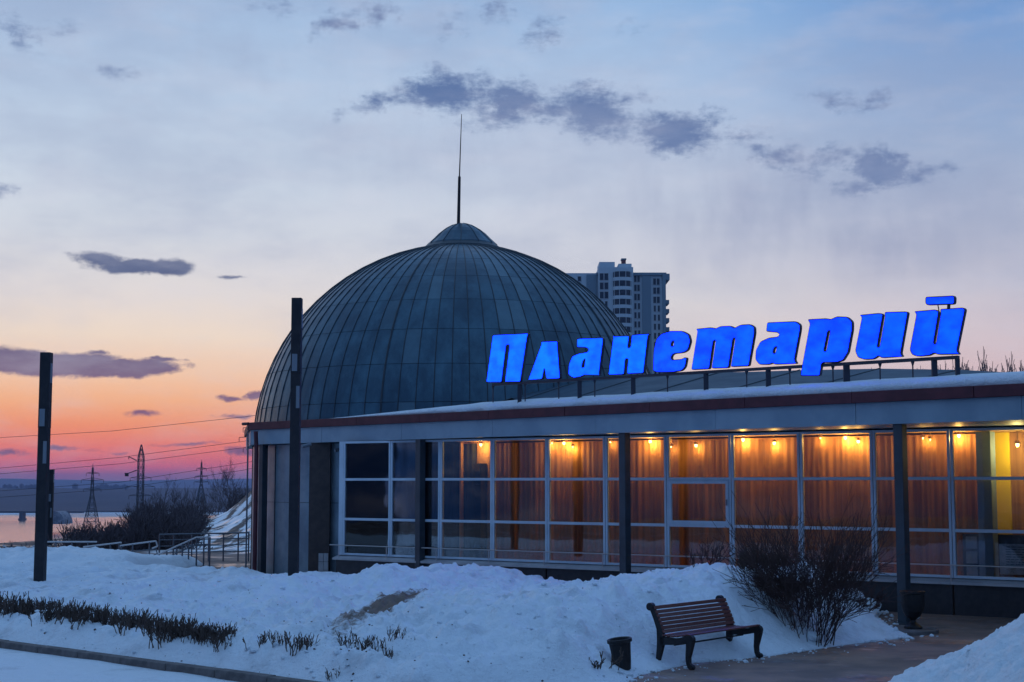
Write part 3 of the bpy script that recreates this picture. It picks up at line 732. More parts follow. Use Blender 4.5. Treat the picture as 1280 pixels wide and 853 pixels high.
for (z0, z1) in ((0.02, 1.9), (1.9, DZ)):
    for c in range(0, NC, 2):
        a0 = -math.pi+c*da; a1 = a0+2*da; am = (a0+a1)/2
        if R(-95) < am < R(-25) and cnt < 299:
            mb = MB(); panel_geo(mb, a0, a1, 0, 0, (z0, z1)); mb.build('panel', M['drum'], shell); cnt += 1
        else: panel_geo(restp, a0, a1, 0, 0, (z0, z1))
o = restp.build('cladding', M['dome'], shell); o['kind'] = 'stuff'
for c in range(NC):      # standing seams
    a0 = -math.pi+c*da; mb = MB()
    pts = [Vector((D0.x+(DR+.012)*math.sin(a0), D0.y-(DR+.012)*math.cos(a0), z)) for z in (0, 1.9, DZ)]+[dome_pt(a0, R(e), DR+.012) for e in range(5, 81, 5)]
    big = (c % 16 == 4)
    rad = .012 if not big else .026
    mb.path(pts if c % 2 == 0 else pts[2:], rad, 4); mb.build('rib', M['seam'], shell)
# small ogee cap with mast
cz = dome_pt(0, R(77)).z+.19
capp = [(1.10,-.20),(1.04,-.10),(1.0,.02),(.93,.08),(.80,.20),(.66,.34),(.50,.46),(.32,.56),(.14,.62),(.05,.64)]
cap = MB().lathe((D0.x+.05, D0.y, cz), capp, 24).build('dome_cap', M['dome'], bld)
for i in range(12):
    a = 2*math.pi*i/12; MB().path([Vector((D0.x+.05+(r+.008)*math.cos(a), D0.y+(r+.008)*math.sin(a), cz+z)) for r, z in capp], .012, 4).build('rib', M['seam'], cap)
mb = MB(); mb.lathe((D0.x+.05, D0.y, cz-.01), [(1.20,-.22),(1.16,-.10),(1.08,-.05),(1.02,.0)], 24); mb.build('cap_ring', M['seam'], bld)
t0 = pY(573, 279, 42.5); t1 = pY(574.3, 221, 42.5); t2 = pY(577, 143, 42.5)
mast = empty('mast', t0, 'thin two-stage lightning mast rising from the dome cap', 'mast')
MB().tube(t0-Vector((0,0,.2)), t1, .05, .04, 8).build('lower_tube', M['pole'], mast)
MB().tube(t1, t2, .022, .010, 6).build('upper_rod', M['pole'], mast)


# ------------------------------------------------------------------ curtains, lamps, interior things
def curtain(s0, s1, off, z0, z1, m, label, group, seed, amp=.017):
    n = int((s1-s0)*30); c = (s0+s1)/2; rr = random.Random(seed); ph = rr.random()*6; f1 = rr.uniform(38, 46)
    V = []
    zz = [z0, z0+(z1-z0)*.35, z0+(z1-z0)*.75, z1-.05, z1]
    for i in range(n+1):
        s = s0+(s1-s0)*i/n
        for k_, z in enumerate(zz):
            am = amp*(1.2-.5*k_/4)
            w = am*math.sin(s*f1+ph+.5*math.sin(s*7+seed))+.02*math.sin(s*11+seed)
            p = gp(s, off+w, z); V.append(p)
    o = mesh_np('curtain', np.array(V), grid_faces(n+1, len(zz)), m, None, org=tuple(gp(c, off, z0)))
    return tag(o, label, 'curtain', group)
ord_ = ['first','second','third','fourth','fifth','sixth','seventh','eighth']
CPX = [613,682,753,828,908,995,1091,1187,1222]
for i in range(8):
    a = s_at(CPX[i], -.5); b = s_at(CPX[i+1], -.5)
    curtain(a-.02, b+.02, -.50, .58, ZB-.10, M['curtain'], f'golden floor-length curtain behind the {ord_[i]} lit window bay from the left', 'golden curtains behind the glazing', i)
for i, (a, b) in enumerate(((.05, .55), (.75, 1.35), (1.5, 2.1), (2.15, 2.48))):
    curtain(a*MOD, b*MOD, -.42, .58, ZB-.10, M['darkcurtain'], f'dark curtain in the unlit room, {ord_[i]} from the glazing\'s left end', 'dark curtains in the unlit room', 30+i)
M['bulb'] = mat('lamp_bulb', (1,.6,.2), .4, emis=(1.0,.55,.14), estr=20.0)
M['lampcup'] = mat('lamp_cup', (.35,.25,.15), .5, metal=.6)
def lamp(s, off, z, power, label, big=True, lc=(1.0,.55,.12)):
    p = gp(s, off, z); e = empty('ceiling_lamp', p, label, 'lamp', 'warm lamps behind the glazing')
    mb = MB(); mb.tube(p+Vector((0,0,.05)), Vector((p.x, p.y, ZB-.06)), .008, .008, 6); mb.lathe(p, [(.02,.07),(.045,.05),(.05,.02)], 12); mb.build('holder', M['lampcup'], e)
    r = .034 if big else .014
    mb = MB(); mb.lathe(p, [(.006,-r),(r*.7,-r*.7),(r,0),(r*.7,r*.7),(.01,r)], 12); mb.build('bulb', M['bulb'], e, smooth=True)
    l = bpy.data.lights.new('lamp_glow', 'POINT'); l.energy = power; l.color = lc; l.shadow_soft_size = .03
    lo = bpy.data.objects.new('lamp_glow', l); COL.objects.link(lo); lo.parent = e; lo.location = (0, 0, -.06)
lamps = [(601,545,9,'just right of the shelf gap'),(690,551,4,'at the left edge of the second lit bay'),(705,549,11,'bright, at the ceiling of the second lit bay'),(716,559,5,'small and low in the second lit bay'),(763,553,3,'faint, left of the middle column'),
         (813,547,14,'bright, right beside the middle column'),(839,559,2,'faint, above the opening window'),(870,557,6,'single, above the opening window'),(929,544,13,'bright, in the bay right of the opening window'),(968,554,10,'hanging lower in the bay right of the opening window'),
         (1026,548,4,'small, left in the bay above the big bush'),(1057,541,16,'brightest, in the bay above the big bush'),(1073,552,7,'low right in the bay above the big bush'),(1154,548,3,'faint, right of the column with the urn'),(1163,550,2,'faint second, right of the column with the urn'),(1199,537,12,'beside the blue-grey interior pier')]
for (x, y, pw, lb) in lamps:
    off = -.36 if pw > 5 else -.38
    s = s_at(x, off); c = gp(s, off); p = pY(x, y, c.y)
    lamp(s, off, min(p.z, ZB-.13), pw*1.6, 'warm glowing lamp '+lb, pw > 5)
# pier, yellow wall, boards right
def px_bar(px0, px1, off0, off1, z0, z1, name, m, parent=None):
    s0, s1 = s_at(px0, (off0+off1)/2), s_at(px1, (off0+off1)/2); mb = MB(); bar(mb, s0, s1, z0, z1, off0, off1); return mb, s0, s1
mb, _, _ = px_bar(1223, 1241, -.42, -.14, .56, ZB-.07, '', None); mb.build('interior_pier', M['fascia'], bld)
mb, _, _ = px_bar(1242.5, 1262, -.9, -.85, 1.45, ZB-.07, '', None); mb.build('yellow_wall', M['yellow'], bld)
mb, _, _ = px_bar(1262, 1420, -1.0, -.95, 1.45, ZB-.07, '', None); mb.build('ochre_wall', M['curtain'], bld)
mb, _, _ = px_bar(1243, 1420, -.96, -.90, .56, 1.44, '', None); mb.build('low_partition', M['brown'], bld)
lmp = gp(s_at(1268, -.5), -.35); lamp(s_at(1272, -.45), -.45, 3.1, 34, 'added warm lamp that brightens the yellow wall', True, (1.0,.78,.25))  # extra lamp, added only to brighten the yellow wall
M['boardblue'] = mat('board_frame_blue', (.02,.05,.09), .5); M['paper'] = mat('board_paper', (.42,.47,.50), .8, col2=(.30,.36,.40), scale=9); M['boardink'] = mat('board_ink', (.05,.10,.14), .8)
# poster rack with three sheets
s0, s1 = s_at(1200, -.2), s_at(1221, -.2)
e = empty('poster_stand', gp((s0+s1)/2, -.2, .6), 'dark blue stand with three pale sheets behind the glass beside the interior pier', 'stand')
mb = MB(); bar(mb, s0, s1, .60, 1.47, -.22, -.20); mb.build('backboard', M['boardblue'], e)
for k_ in range(3):
    mb = MB(); bar(mb, s0+.06, s1-.05, .66+k_*.27, .88+k_*.27, -.198, -.190); mb.build('sheet', M['paper'], e)
s0, s1 = s_at(1245, -.2), s_at(1330, -.2)
e = empty('notice_board', gp((s0+s1)/2, -.2, .9), 'pale notice board with rows of fine blue text behind the glass at the right edge', 'notice board')
mb = MB(); bar(mb, s0, s1, .75, 1.30, -.22, -.20); mb.build('board', M['paper'], e)
mb = MB(); bar(mb, s0, s1, 1.305, 1.46, -.22, -.19); mb.build('header', M['boardblue'], e)
mb = MB()
rr = random.Random(5)
for k_ in range(9):
    z = 1.24-k_*.045; x = s0+.12
    while x < s1-.15:
        w = rr.uniform(.03, .11); bar(mb, x, x+w, z, z+.014, -.199, -.196); x += w+.02
o = mb.build('text_lines', M['boardink'], e)
mb = MB(); 
for sx in (s0+.03, s1-.03): bar(mb, sx-.015, sx+.015, .56, .75, -.22, -.20)
mb.build('leg', M['boardblue'], e)

# ------------------------------------------------------------------ rooftop sign
SGN = (.7071, .7071, 22.86)
so_ = pL(905, 462, *SGN); sg = empty('rooftop_sign', so_, 'blue glowing Cyrillic letters spelling Планетарий on a steel frame on the roof', 'sign')
su = Vector((.7071, -.7071, 0)); sq = Vector((.7071, .7071, 0))       # along, backwards
LET = [
 ('a', [(607.7,478.5),(616,418.5),(661,416.5),(659.5,420),(650.5,478),(631,478.2),(637,431.5),(633,431.5),(627,478.5)], None),
 ('a', [(659.8,476),(677,429.8),(676,427),(697.3,426.2),(697,429.5),(700.3,473.8),(683,474.5),(680.5,460.5),(677.8,474.5)], None),
 ('a', [(721.2,423.2),(721,434.9),(732.9,434.9),(736,437),(734.3,440),(723.8,441.5),(715.3,445),(710.9,456.3),(710.4,469),(716.7,473.1),(725.9,471.6),(729.8,469.5),(749.8,469.8),(749,467.5),(754.2,425.3),(753.3,421.8)], [(731.5,448.5),(728.7,452),(727.3,459.4),(730.3,459)]),
 ('a', [(760.3,469.5),(766.5,421.2),(765.8,420.2),(786.9,419.4),(784.8,434.9),(788.3,434.1),(789.6,418.4),(812.2,416.8),(810,420.8),(804.5,467.2),(783.4,467.9),(785.2,448.9),(781.9,449),(780.2,468.6)], None),
 ('b', [(816.4,464.4),(817.1,439),(820,425),(826.3,417.3),(837.5,413.8),(853,413.8),(860.7,418),(863.1,426.4),(860,437.7),(854.4,441.2),(841.7,442.6),(838.9,446.1),(839.6,450),(853,448.9),(855.1,446.8),(858.6,447.2),(856.5,458.8),(852.3,463.7),(840.3,465.8),(823.4,466.2)], [(842.4,425.7),(838.9,429.2),(839.2,433.2),(842,432.7)]),
 ('b', [(864.2,462.7),(872,413.8),(869.9,411.2),(889.5,409.3),(894.5,410.9),(900.8,407.8),(913.5,407.4),(917.7,410.2),(926.1,406),(937.4,405.3),(943,408.8),(943.3,416.6),(936,458),(913.5,459),(919.3,422.9),(916.3,423.6),(910.6,460.2),(889.5,460.9),(894.8,425.7),(891.7,426.4),(886.7,461.6)], None),
 ('b', [(959,403.2),(957.7,414.8),(971.3,415.9),(974.5,418),(972.6,421),(961,422.3),(950.6,427.1),(944.8,438),(944.2,449.7),(949.3,456.1),(959.7,456.3),(966.4,454.2),(968.5,456),(996.4,454.8),(993.2,450.3),(1000.3,412.2),(1000.3,405.8),(994.5,401.7)], [(971.3,432.9),(967.4,435.5),(966.4,441.6),(969.3,441.7)]),
 ('b', [(1009.3,399.3),(1012.5,404.5),(1000.3,470.3),(1024.8,470.3),(1027.4,453.9),(1046,453.5),(1053.8,451),(1060.3,440.6),(1065.4,412.2),(1065.4,402),(1059,396.1),(1046,395.7),(1038.3,399.3),(1033.2,398)], [(1037.7,413.8),(1035,414.2),(1030,438.7),(1032.7,439.3)]),
 ('b', [(1074.2,393.8),(1077.4,396.8),(1069,438.8),(1072.5,447.2),(1081,450),(1092.2,449.3),(1098.5,445),(1102,447.9),(1128.8,446),(1126,442.3),(1135.1,391),(1133,389.5),(1105.6,390.2),(1106.3,395.2),(1099.4,433.8),(1096.8,433.8),(1104,392.6),(1099,391.4)], None),
 ('b', [(1142.5,389.3),(1145.6,393),(1137.2,437.4),(1140,443.7),(1147,446),(1161.1,445),(1167.9,441.6),(1172.4,443.7),(1199.8,443.2),(1196.3,438.8),(1206.8,386.7),(1204,384.6),(1175.2,386.4),(1175.9,391),(1169.9,429.6),(1167.2,429.6),(1173.8,389.5),(1169.5,387)], None)]
BREVE = [(1156.9,371.3),(1192,369.6),(1193.7,372),(1193.2,379.7),(1190.7,380.8),(1159,381.8),(1156.6,379)]
def soft(pts, it=2):
    for k_ in range(it):
        out = []; n = len(pts)
        for i in range(n):
            a = Vector(pts[i]); b = Vector(pts[(i+1) % n]); L = (b-a).length; c = min(.25*L, 1.3/(k_+1))
            if L < 1e-6: continue
            out.append(tuple(a.lerp(b, c/L))); out.append(tuple(a.lerp(b, 1-c/L)))
        pts = out
    return pts
def sign_local(x, y):
    p = pL(x, y, *SGN)-so_; return (p.dot(su), p.z)
def letter_mesh(polys, front, back, offset, name, m, parent):
    cu_ = bpy.data.curves.new(name, 'CURVE'); cu_.dimensions = '2D'; cu_.fill_mode = 'BOTH'
    cu_.extrude = (back-front)/2; cu_.offset = offset
    for pl in polys:
        pl = [sign_local(*p) for p in soft(pl)]
        sp = cu_.splines.new('POLY'); sp.points.add(len(pl)-1)
        for q_, (a, b) in zip(sp.points, pl): q_.co = (a, b, 0, 1)
        sp.use_cyclic_u = True
    tmp = bpy.data.objects.new('tmp', cu_); COL.objects.link(tmp)
    bpy.context.view_layer.update()
    me = bpy.data.meshes.new_from_object(tmp.evaluated_get(bpy.context.evaluated_depsgraph_get()))
    bpy.data.objects.remove(tmp); bpy.data.curves.remove(cu_)
    mid = (front+back)/2
    me.transform(Matrix(((su.x, 0, sq.x, sq.x*mid), (su.y, 0, sq.y, sq.y*mid), (0, 1, 0, 0), (0,0,0,1))))
    me.materials.clear(); me.materials.append(m); me.name = name
    o = bpy.data.objects.new(name, me); COL.objects.link(o); o.parent = parent; ORG[o.name] = so_
    return o
for (kind, outl, hole) in LET:
    polys = [outl]+([hole] if hole else [])
    l = letter_mesh(polys, 0.0, .062, 0.0, 'letter', M['navy'], sg)
    letter_mesh(polys, -.006, -.001, -.020, 'lit_face', M['face_'+kind], l)
l = letter_mesh([BREVE], 0.0, .062, 0.0, 'letter_breve', M['navy'], sg); letter_mesh([BREVE], -.006, -.001, -.020, 'lit_face', M['face_b'], l)
def spl(x, y, back=0.0): p = pL(x, y, *SGN)+sq*back; return p
mb = MB(); mb.tube(spl(1183.5, 386, .06), spl(1184, 379, .06), .028, .028, 6); mb.tube(spl(1171.5, 388, .06), spl(1170, 380, .06), .010, .010, 5); mb.build('breve_stay', M['signframe'], sg)
mb = MB(); A, B = spl(614, 481, .06), spl(1196, 446.5, .06)
mb.obox((A+B)/2, (B-A)/2, sq*.04, (0,0,.028)); mb.build('frame_beam', M['signframe'], sg)
zr = ZR+.05
for (x, wd) in ((647,.045),(722,.045),(789,.045),(880,.045),(958,.045),(1056,.055),(1166,.045),(1195,.035)):
    t = spl(x, 470, .06); zb = A.z+(B.z-A.z)*((x-614)/(1196-614)); mb = MB(); mb.box(t.x-wd, t.x+wd, t.y-.03, t.y+.03, zr, zb-.03); mb.build('frame_post', M['signframe'], sg)
for x in (614, 654, 696, 741, 832, 931, 985, 1039, 1098, 1139):
    t = spl(x, 470, .06); zb = A.z+(B.z-A.z)*((x-614)/(1196-614)); mb = MB(); mb.tube((t.x, t.y, zr), (t.x, t.y, zb-.10), .013, .013, 6); mb.tube((t.x, t.y, zb-.10), (t.x, t.y, zb-.03), .013, .035, 6); mb.build('frame_strut', M['signframe'], sg)

# ------------------------------------------------------------------ bench
def make_bench():
    fl, fr = pZ(862, 838), pZ(950, 822.5); ax = (fr-fl).normalized(); L = (fr-fl).length
    dp = Vector((-ax.y, ax.x, 0))            # towards the back
    e = empty('park_bench', (fl+fr)/2, 'dark red slatted park bench with black scrolled iron ends in front of the snow', 'bench')
    def P(s, d, z): return fl+ax*s+dp*(.50-d)+Vector((0,0,z))     # d: 0 back foot .. .5 front foot
    def frame(s):
        mb = MB()
        def sweep(pts, rad, hw=.028):
            for i in range(len(pts)-1):
                (d0, z0), (d1, z1) = pts[i], pts[i+1]; r0, r1 = rad[i], rad[i+1]
                t = Vector((d1-d0, z1-z0)).normalized(); nn = Vector((-t.y, t.x))
                q = [(d0+nn.x*r0, z0+nn.y*r0), (d1+nn.x*r1, z1+nn.y*r1), (d1-nn.x*r1, z1-nn.y*r1), (d0-nn.x*r0, z0-nn.y*r0)]
                vs = [P(s-hw, *c) for c in q]+[P(s+hw, *c) for c in q]
                mb.add(vs, [(0,1,2,3),(7,6,5,4),(0,4,5,1),(1,5,6,2),(2,6,7,3),(3,7,4,0)])
                if i: disc(d0, z0, r0*1.0, hw*.98)
        def disc(d, z, r, hw=.032):
            n = 14; vs = [P(s-hw, d+r*math.cos(2*math.pi*i/n), z+r*math.sin(2*math.pi*i/n)) for i in range(n)]+[P(s+hw, d+r*math.cos(2*math.pi*i/n), z+r*math.sin(2*math.pi*i/n)) for i in range(n)]
            mb.add(vs, [tuple(range(n)), tuple(range(2*n-1, n-1, -1))]+[(i,(i+1)%n,n+(i+1)%n,n+i) for i in range(n)])
        sweep([(-.02,0),(.0,.10),(.03,.24),(.05,.36),(.03,.50),(-.02,.62),(-.07,.72),(-.10,.78)], [.030,.026,.040,.055,.042,.036,.032,.03])
        disc(-.115, .775, .052, .034)
        sweep([(.04,.34),(.14,.345),(.26,.345),(.36,.36),(.44,.385),(.50,.385)], [.055,.05,.042,.04,.045,.04])
        disc(.50, .385, .058, .034)
        sweep([(.50,.36),(.485,.26),(.465,.16),(.47,.08),(.50,.03)], [.055,.042,.030,.026,.03])
        disc(.515, .032, .034, .034)
        return mb
    for s in (.03, L-.03):
        frame(s).build('side_frame', M['black'], e)
    slats = [(-.085,.755,70),(-.060,.700,66),(-.035,.650,64),(-.012,.600,66),(.010,.550,68),(.030,.500,72),(.050,.452,60),
             (.10,.405,8),(.165,.398,4),(.23,.398,0),(.295,.402,-3),(.36,.412,-6),(.425,.425,-10),(.49,.432,4)]
    for (d, z, an) in slats:
        mb = MB(); a = R(an); cz_ = z+.012
        t = dp*(-math.cos(a))*.023+Vector((0,0,-math.sin(a)*-1*-.023)); 
        t = dp*(math.cos(a)*.023)+Vector((0,0,math.sin(a)*.023)); nn = dp*(-math.sin(a)*.010)+Vector((0,0,math.cos(a)*.010))
        off = dp*(-.05*math.sin(a)) if an > 30 else Vector((0,0,.0))
        c = P(L/2, d, cz_)+off; mb.obox(c, ax*(L/2+.0), t, nn); mb.build('slat', M['wood'], e, bevel=.004)
    MB().tube(P(.03,.25,.30), P(L-.03,.25,.30), .012, .012, 6).build('tie_rod', M['black'], e)
make_bench()

# ------------------------------------------------------------------ bins / urn
p = pZ(779, 838, .06)
e = empty('litter_bin', p, 'small black tapered litter bin leaning in the snow left of the bench', 'bin')
mb = MB(); mb.lathe(p, [(.085,0),(.10,.01),(.115,.12),(.128,.26),(.140,.36),(.125,.36),(.10,.05)], 20); mb.build('body', M['black'], e, smooth=False)
mb = MB(); mb.lathe(p, [(.142,.345),(.158,.352),(.158,.392),(.146,.398),(.13,.39),(.128,.35)], 20); mb.build('rim', M['black'], e)
e.rotation_euler = (R(2), R(-7), 0)
pu = pZ(1141.5, 786, .06)
slab = MB().lathe((pu.x-.2, pu.y+.1, -.02), [(.62,0),(.62,.07),(.60,.08),(.01,.081)], 32).build('paving_plinth', M['concrete'], org=(pu.x, pu.y, 0)); tag(slab, 'low round concrete slab at the foot of the column', 'slab')
e = empty('urn_planter', pu, 'black goblet-shaped urn bin standing at the foot of the right column', 'urn')
mb = MB(); mb.lathe(pu, [(.145,0),(.145,.03),(.11,.06),(.055,.10),(.04,.135),(.06,.16)], 22); mb.build('foot', M['black'], e)
mb = MB(); mb.lathe(pu, [(.06,.16),(.12,.20),(.165,.28),(.185,.38),(.19,.50),(.19,.56),(.17,.56),(.165,.40),(.10,.24)], 22); mb.build('bowl', M['black'], e)
mb = MB(); mb.lathe(pu, [(.192,.555),(.205,.565),(.205,.60),(.19,.605),(.175,.60),(.172,.56)], 22); mb.build('rim', M['black'], e)

# ------------------------------------------------------------------ light poles
def light_pole(px_b, py_b, Y, px_t, py_t, hw, label, base=None):
    b = pY(px_b, py_b, Y); t = pY(px_t, py_t, Y)
    z0 = (snz(b.x, b.y)-.25) if base is None else base
    e = empty('light_pole', (b.x, b.y, z0), label, 'pole', 'dark square light poles')
    c = Vector((b.x, b.y, 0)); H = t.z
    mb = MB(); mb.box(c.x-hw, c.x+hw, c.y-hw, c.y+hw, z0, H-1.55); mb.build('shaft', M['pole'], e, bevel=.008)
    mb = MB(); mb.box(c.x-hw*1.04, c.x+hw*1.04, c.y-hw*1.04, c.y+hw*1.04, H-1.54, H); mb.build('head', M['pole'], e, bevel=.01)
    mb = MB(); mb.box(c.x-hw*.97, c.x+hw*.97, c.y-hw*.97, c.y+hw*.97, H-1.555, H-1.535); mb.build('joint', M['black'], e)
    mb = MB(); mb.box(c.x-hw*.75, c.x+hw*.35, c.y-hw*1.04-.012, c.y-hw*1.03, H-1.50, H-1.15); mb.build('louvre_panel', M['polebox'], e)
    mb = MB(); mb.box(c.x+hw*1.03, c.x+hw*1.04+.012, c.y-hw*.7, c.y+hw*.5, H-.62, H-.22); mb.build('louvre_panel', M['polebox'], e)
    mb = MB(); mb.box(c.x+hw*.2, c.x+hw*.9, c.y-hw*1.04-.012, c.y-hw*.9, H-2.25, H-1.8); mb.build('louvre_panel', M['polebox'], e)
    return e
light_pole(366.5, 733, 30.0, 367.5, 373, .098, 'tall dark square light pole in front of the dome')
light_pole(50, 719, 30.0, 55, 441, .100, 'dark square light pole on the snow bank at the far left')
light_pole(62, 676, 70.0, 62.5, 587, .105, 'thin distant dark light pole just right of the leftmost pole', base=-4.0)

# ------------------------------------------------------------------ railings
def rail(name, tops, Y, drop, posts, rails, label, group, tm='railtop'):
    P = [pY(x, y, Y) for x, y in tops]
    e = empty(name, (P[0].x, P[0].y, P[0].z-.9), label, 'railing', group)
    MB().path(P, .024, 8).build('handrail', M[tm], e)
    for r_ in rails:
        MB().path([p-Vector((0,0,r_)) for p in P], .018, 6).build('lower_rail', M['rail'], e)
    for x in posts:
        for i in range(len(tops)-1):
            if tops[i][0]-.01 <= x <= tops[i+1][0]+.01:
                f = (x-tops[i][0])/(tops[i+1][0]-tops[i][0]); q = P[i].lerp(P[i+1], f)
                MB().tube((q.x, q.y, q.z-drop), (q.x, q.y, q.z), .024, .024, 6).build('post', M['rail'], e); break
g = 'steel railings of the stairs and ramp'
rail('railing', [(199,668.5),(312,666)], 46.0, .88, (199.5,217,240,261,279.5,298,311), (.17,.36,.56), 'long level steel railing at the back of the terrace', g, 'rail')
rail('railing', [(189.5,697),(245.5,672),(263,672)], 43.0, .95, (189.6,199,208.5,221,228,236,246,255,262.5), (.20,), 'sloping stair railing descending to the left beside the terrace', g)
rail('railing', [(150,682.5),(168,680),(195,676.5),(197,683),(190,686)], 43.4, .90, (152,166,187), (.22,.42), 'short railing with a rounded end above the snow', g)
rail('railing', [(104,684),(150,678.5),(152,678.5)], 44.2, .9, (121,138,149), (.20,), 'slightly sloping railing left of the rounded-end railing', g)
rail('railing', [(57,677.5),(121,677.5)], 45.0, .9, (70,90,110), (), 'level railing with a pale top behind the snow crest', g)
rail('railing', [(4,682),(20,693),(47,681)], 44.0, .9, (6,20,40), (), 'low V-shaped stair railing left of the leftmost pole', g)

# ------------------------------------------------------------------ bare plants
def tube_cloud(segs, n=3):
    """segs: (p0,p1,r0,r1) arrays -> vertices and faces"""
    A = np.array([s[0] for s in segs]); B = np.array([s[1] for s in segs]); ra = np.array([s[2] for s in segs])[:, None]; rb = np.array([s[3] for s in segs])[:, None]
    d = B-A; d /= np.linalg.norm(d, axis=1, keepdims=True)+1e-9
    h = np.where(np.abs(d[:, 2:3]) < .9, np.array([[0,0,1.0]]), np.array([[1.0,0,0]]))
    u = np.cross(d, h); u /= np.linalg.norm(u, axis=1, keepdims=True)+1e-9; v = np.cross(d, u)
    V = []
    for P_, r_ in ((A, ra), (B, rb)):
        for i in range(n):
            a = 2*math.pi*i/n; V.append(P_+(u*math.cos(a)+v*math.sin(a))*r_)
    V = np.stack(V, 1).reshape(-1, 3); m = len(segs); base = (np.arange(m)*2*n)[:, None]
    F = np.concatenate([base+np.array([[i,(i+1)%n,n+(i+1)%n,n+i]]) for i in range(n)])
    return V, F
def grow(rng, p, d, L, r, depth, segs, maxd, spread, up, nch=(2,4), shrink=(.55,.8)):
    k = 3 if depth < 2 else 2; q = np.array(p, float); dd_ = np.array(d, float); pts = [q]
    for i in range(k):
        dd_ = dd_+np.array([rng.gauss(0,.13), rng.gauss(0,.13), rng.gauss(0,.06)+up*.12]); dd_ /= np.linalg.norm(dd_)
        q2 = q+dd_*L/k; r2 = r*(1-.35/k); segs.append((q, q2, r, r2, depth)); q = q2; r = r2; pts.append(q)
    if depth >= maxd: return
    for c in range(rng.randint(*nch)):
        t = rng.uniform(.25, 1.0); i = min(int(t*k), k-1); f = t*k-i; b = pts[i]*(1-f)+pts[i+1]*f
        s = np.array([rng.gauss(0,1), rng.gauss(0,1), rng.gauss(0,.5)]); s -= s.dot(dd_)*dd_; s /= np.linalg.norm(s)+1e-9
        nd = dd_*(1-spread)+s*spread+np.array([0,0,up*.35]); nd /= np.linalg.norm(nd)
        grow(rng, b, nd, L*rng.uniform(*shrink), r*rng.uniform(.5,.75), depth+1, segs, maxd, spread, up, nch, shrink)
    grow(rng, pts[-1], dd_, L*rng.uniform(.6,.85), r*.8, depth+1, segs, maxd, spread, up, nch, shrink)
def tree_proto(seed, H, r0, maxd, spread, up, mt, mtw, nch=(2,4), nstem=1, rmin=0.0):
    rng = random.Random(seed); segs = []
    for s in range(nstem):
        d = (rng.gauss(0,.15+.12*(nstem > 1)), rng.gauss(0,.15+.12*(nstem > 1)), 1)
        p = np.array([rng.uniform(-.4,.4)*(nstem > 1), rng.uniform(-.4,.4)*(nstem > 1), -.3])
        grow(rng, p, np.array(d)/np.linalg.norm(d), H*.38, r0*(1 if s == 0 else .7), 0, segs, maxd, spread, up, nch)
    tr = [s for s in segs if s[4] <= 1]; cr = [s for s in segs if s[4] > 1]
    fix = lambda S: [(a, b, max(ra, rmin), max(rb, rmin)) for a, b, ra, rb, _ in S]
    V, F = tube_cloud(fix(tr), 5); mesh_t = mesh_np('trunk', V, F, mt, smooth=False)
    V, F = tube_cloud(fix(cr), 3); mesh_c = mesh_np('crown', V, F, mtw, smooth=False)
    return mesh_t.data, mesh_c.data, (mesh_t, mesh_c)
protos = []
def reg(*a, **k):
    t = tree_proto(*a, **k); 
    for o in t[2]: bpy.data.objects.remove(o)
    return t[:2]
def put_tree(pr, loc, sc_, rz, label, cat, group, name='bare_tree'):
    e = empty(name, loc, label, cat, group); e.scale = (sc_[0], sc_[0], sc_[1]) if isinstance(sc_, tuple) else (sc_,)*3; e.rotation_euler = (0,0,rz)
    for nm, me in zip(('trunk', 'crown'), pr):
        o = bpy.data.objects.new(nm, me); COL.objects.link(o); o.parent = e
    return e
lt = [reg(100+i, 6.0, .10, 5, .55, .5, M['twigfar'], M['twigfar'], (2,3), 1, .012) for i in range(3)]
lb = [reg(200+i, 3.2, .05, 4, .6, .5, M['twigfar'], M['twigfar'], (2,3), 4, .014) for i in range(3)]
rng = random.Random(21)
# the tall round-crowned tree and the thicket on the crest of the left slope
def tz(x, y): return float(terrain_z(np.array([x]), np.array([float(y)]))[0])
spots = []
for (x, ytop, Y) in [(286,583,100),(277,592,104),(296,596,102),(304,592,108),(268,599,104),(255,604,110),(246,608,104),(236,606,112),(226,602,118),(215,598,120),(206,594,124),(198,600,122),(191,610,118),(184,618,112),(176,628,108),(171,640,104),(310,598,104),(202,622,104)]:
    p = pY(x, ytop, Y); spots.append((p, x))
nt = 0
for (p, x) in spots:
    if x > 196:
        Yn = (128 if x not in (286, 277) else 116)+rng.uniform(-3, 8); p = Vector((0,0,EYE))+(p-Vector((0,0,EYE)))*(Yn/p.y)
    g0 = tz(p.x, p.y); top = p.z; H = max(2.5, top-g0)
    if x == 286: pr = lt[0]; lab = 'tall round-crowned bare tree, highest on the snowy slope left of the dome'; h_ = 5.6
    elif H > 4.5: pr = lt[nt % 3]; lab = 'dark bare tree in the thicket on the slope'; h_ = 6.6
    else: pr = lb[nt % 3]; lab = 'dark bare tree in the thicket on the slope'; h_ = 3.6
    s = H/h_; put_tree(pr, (p.x, p.y, g0), (max(.55, s*.62), s), nt*1.3, lab, 'tree', None if x == 286 else 'bare trees in the thicket on the slope'); nt += 1
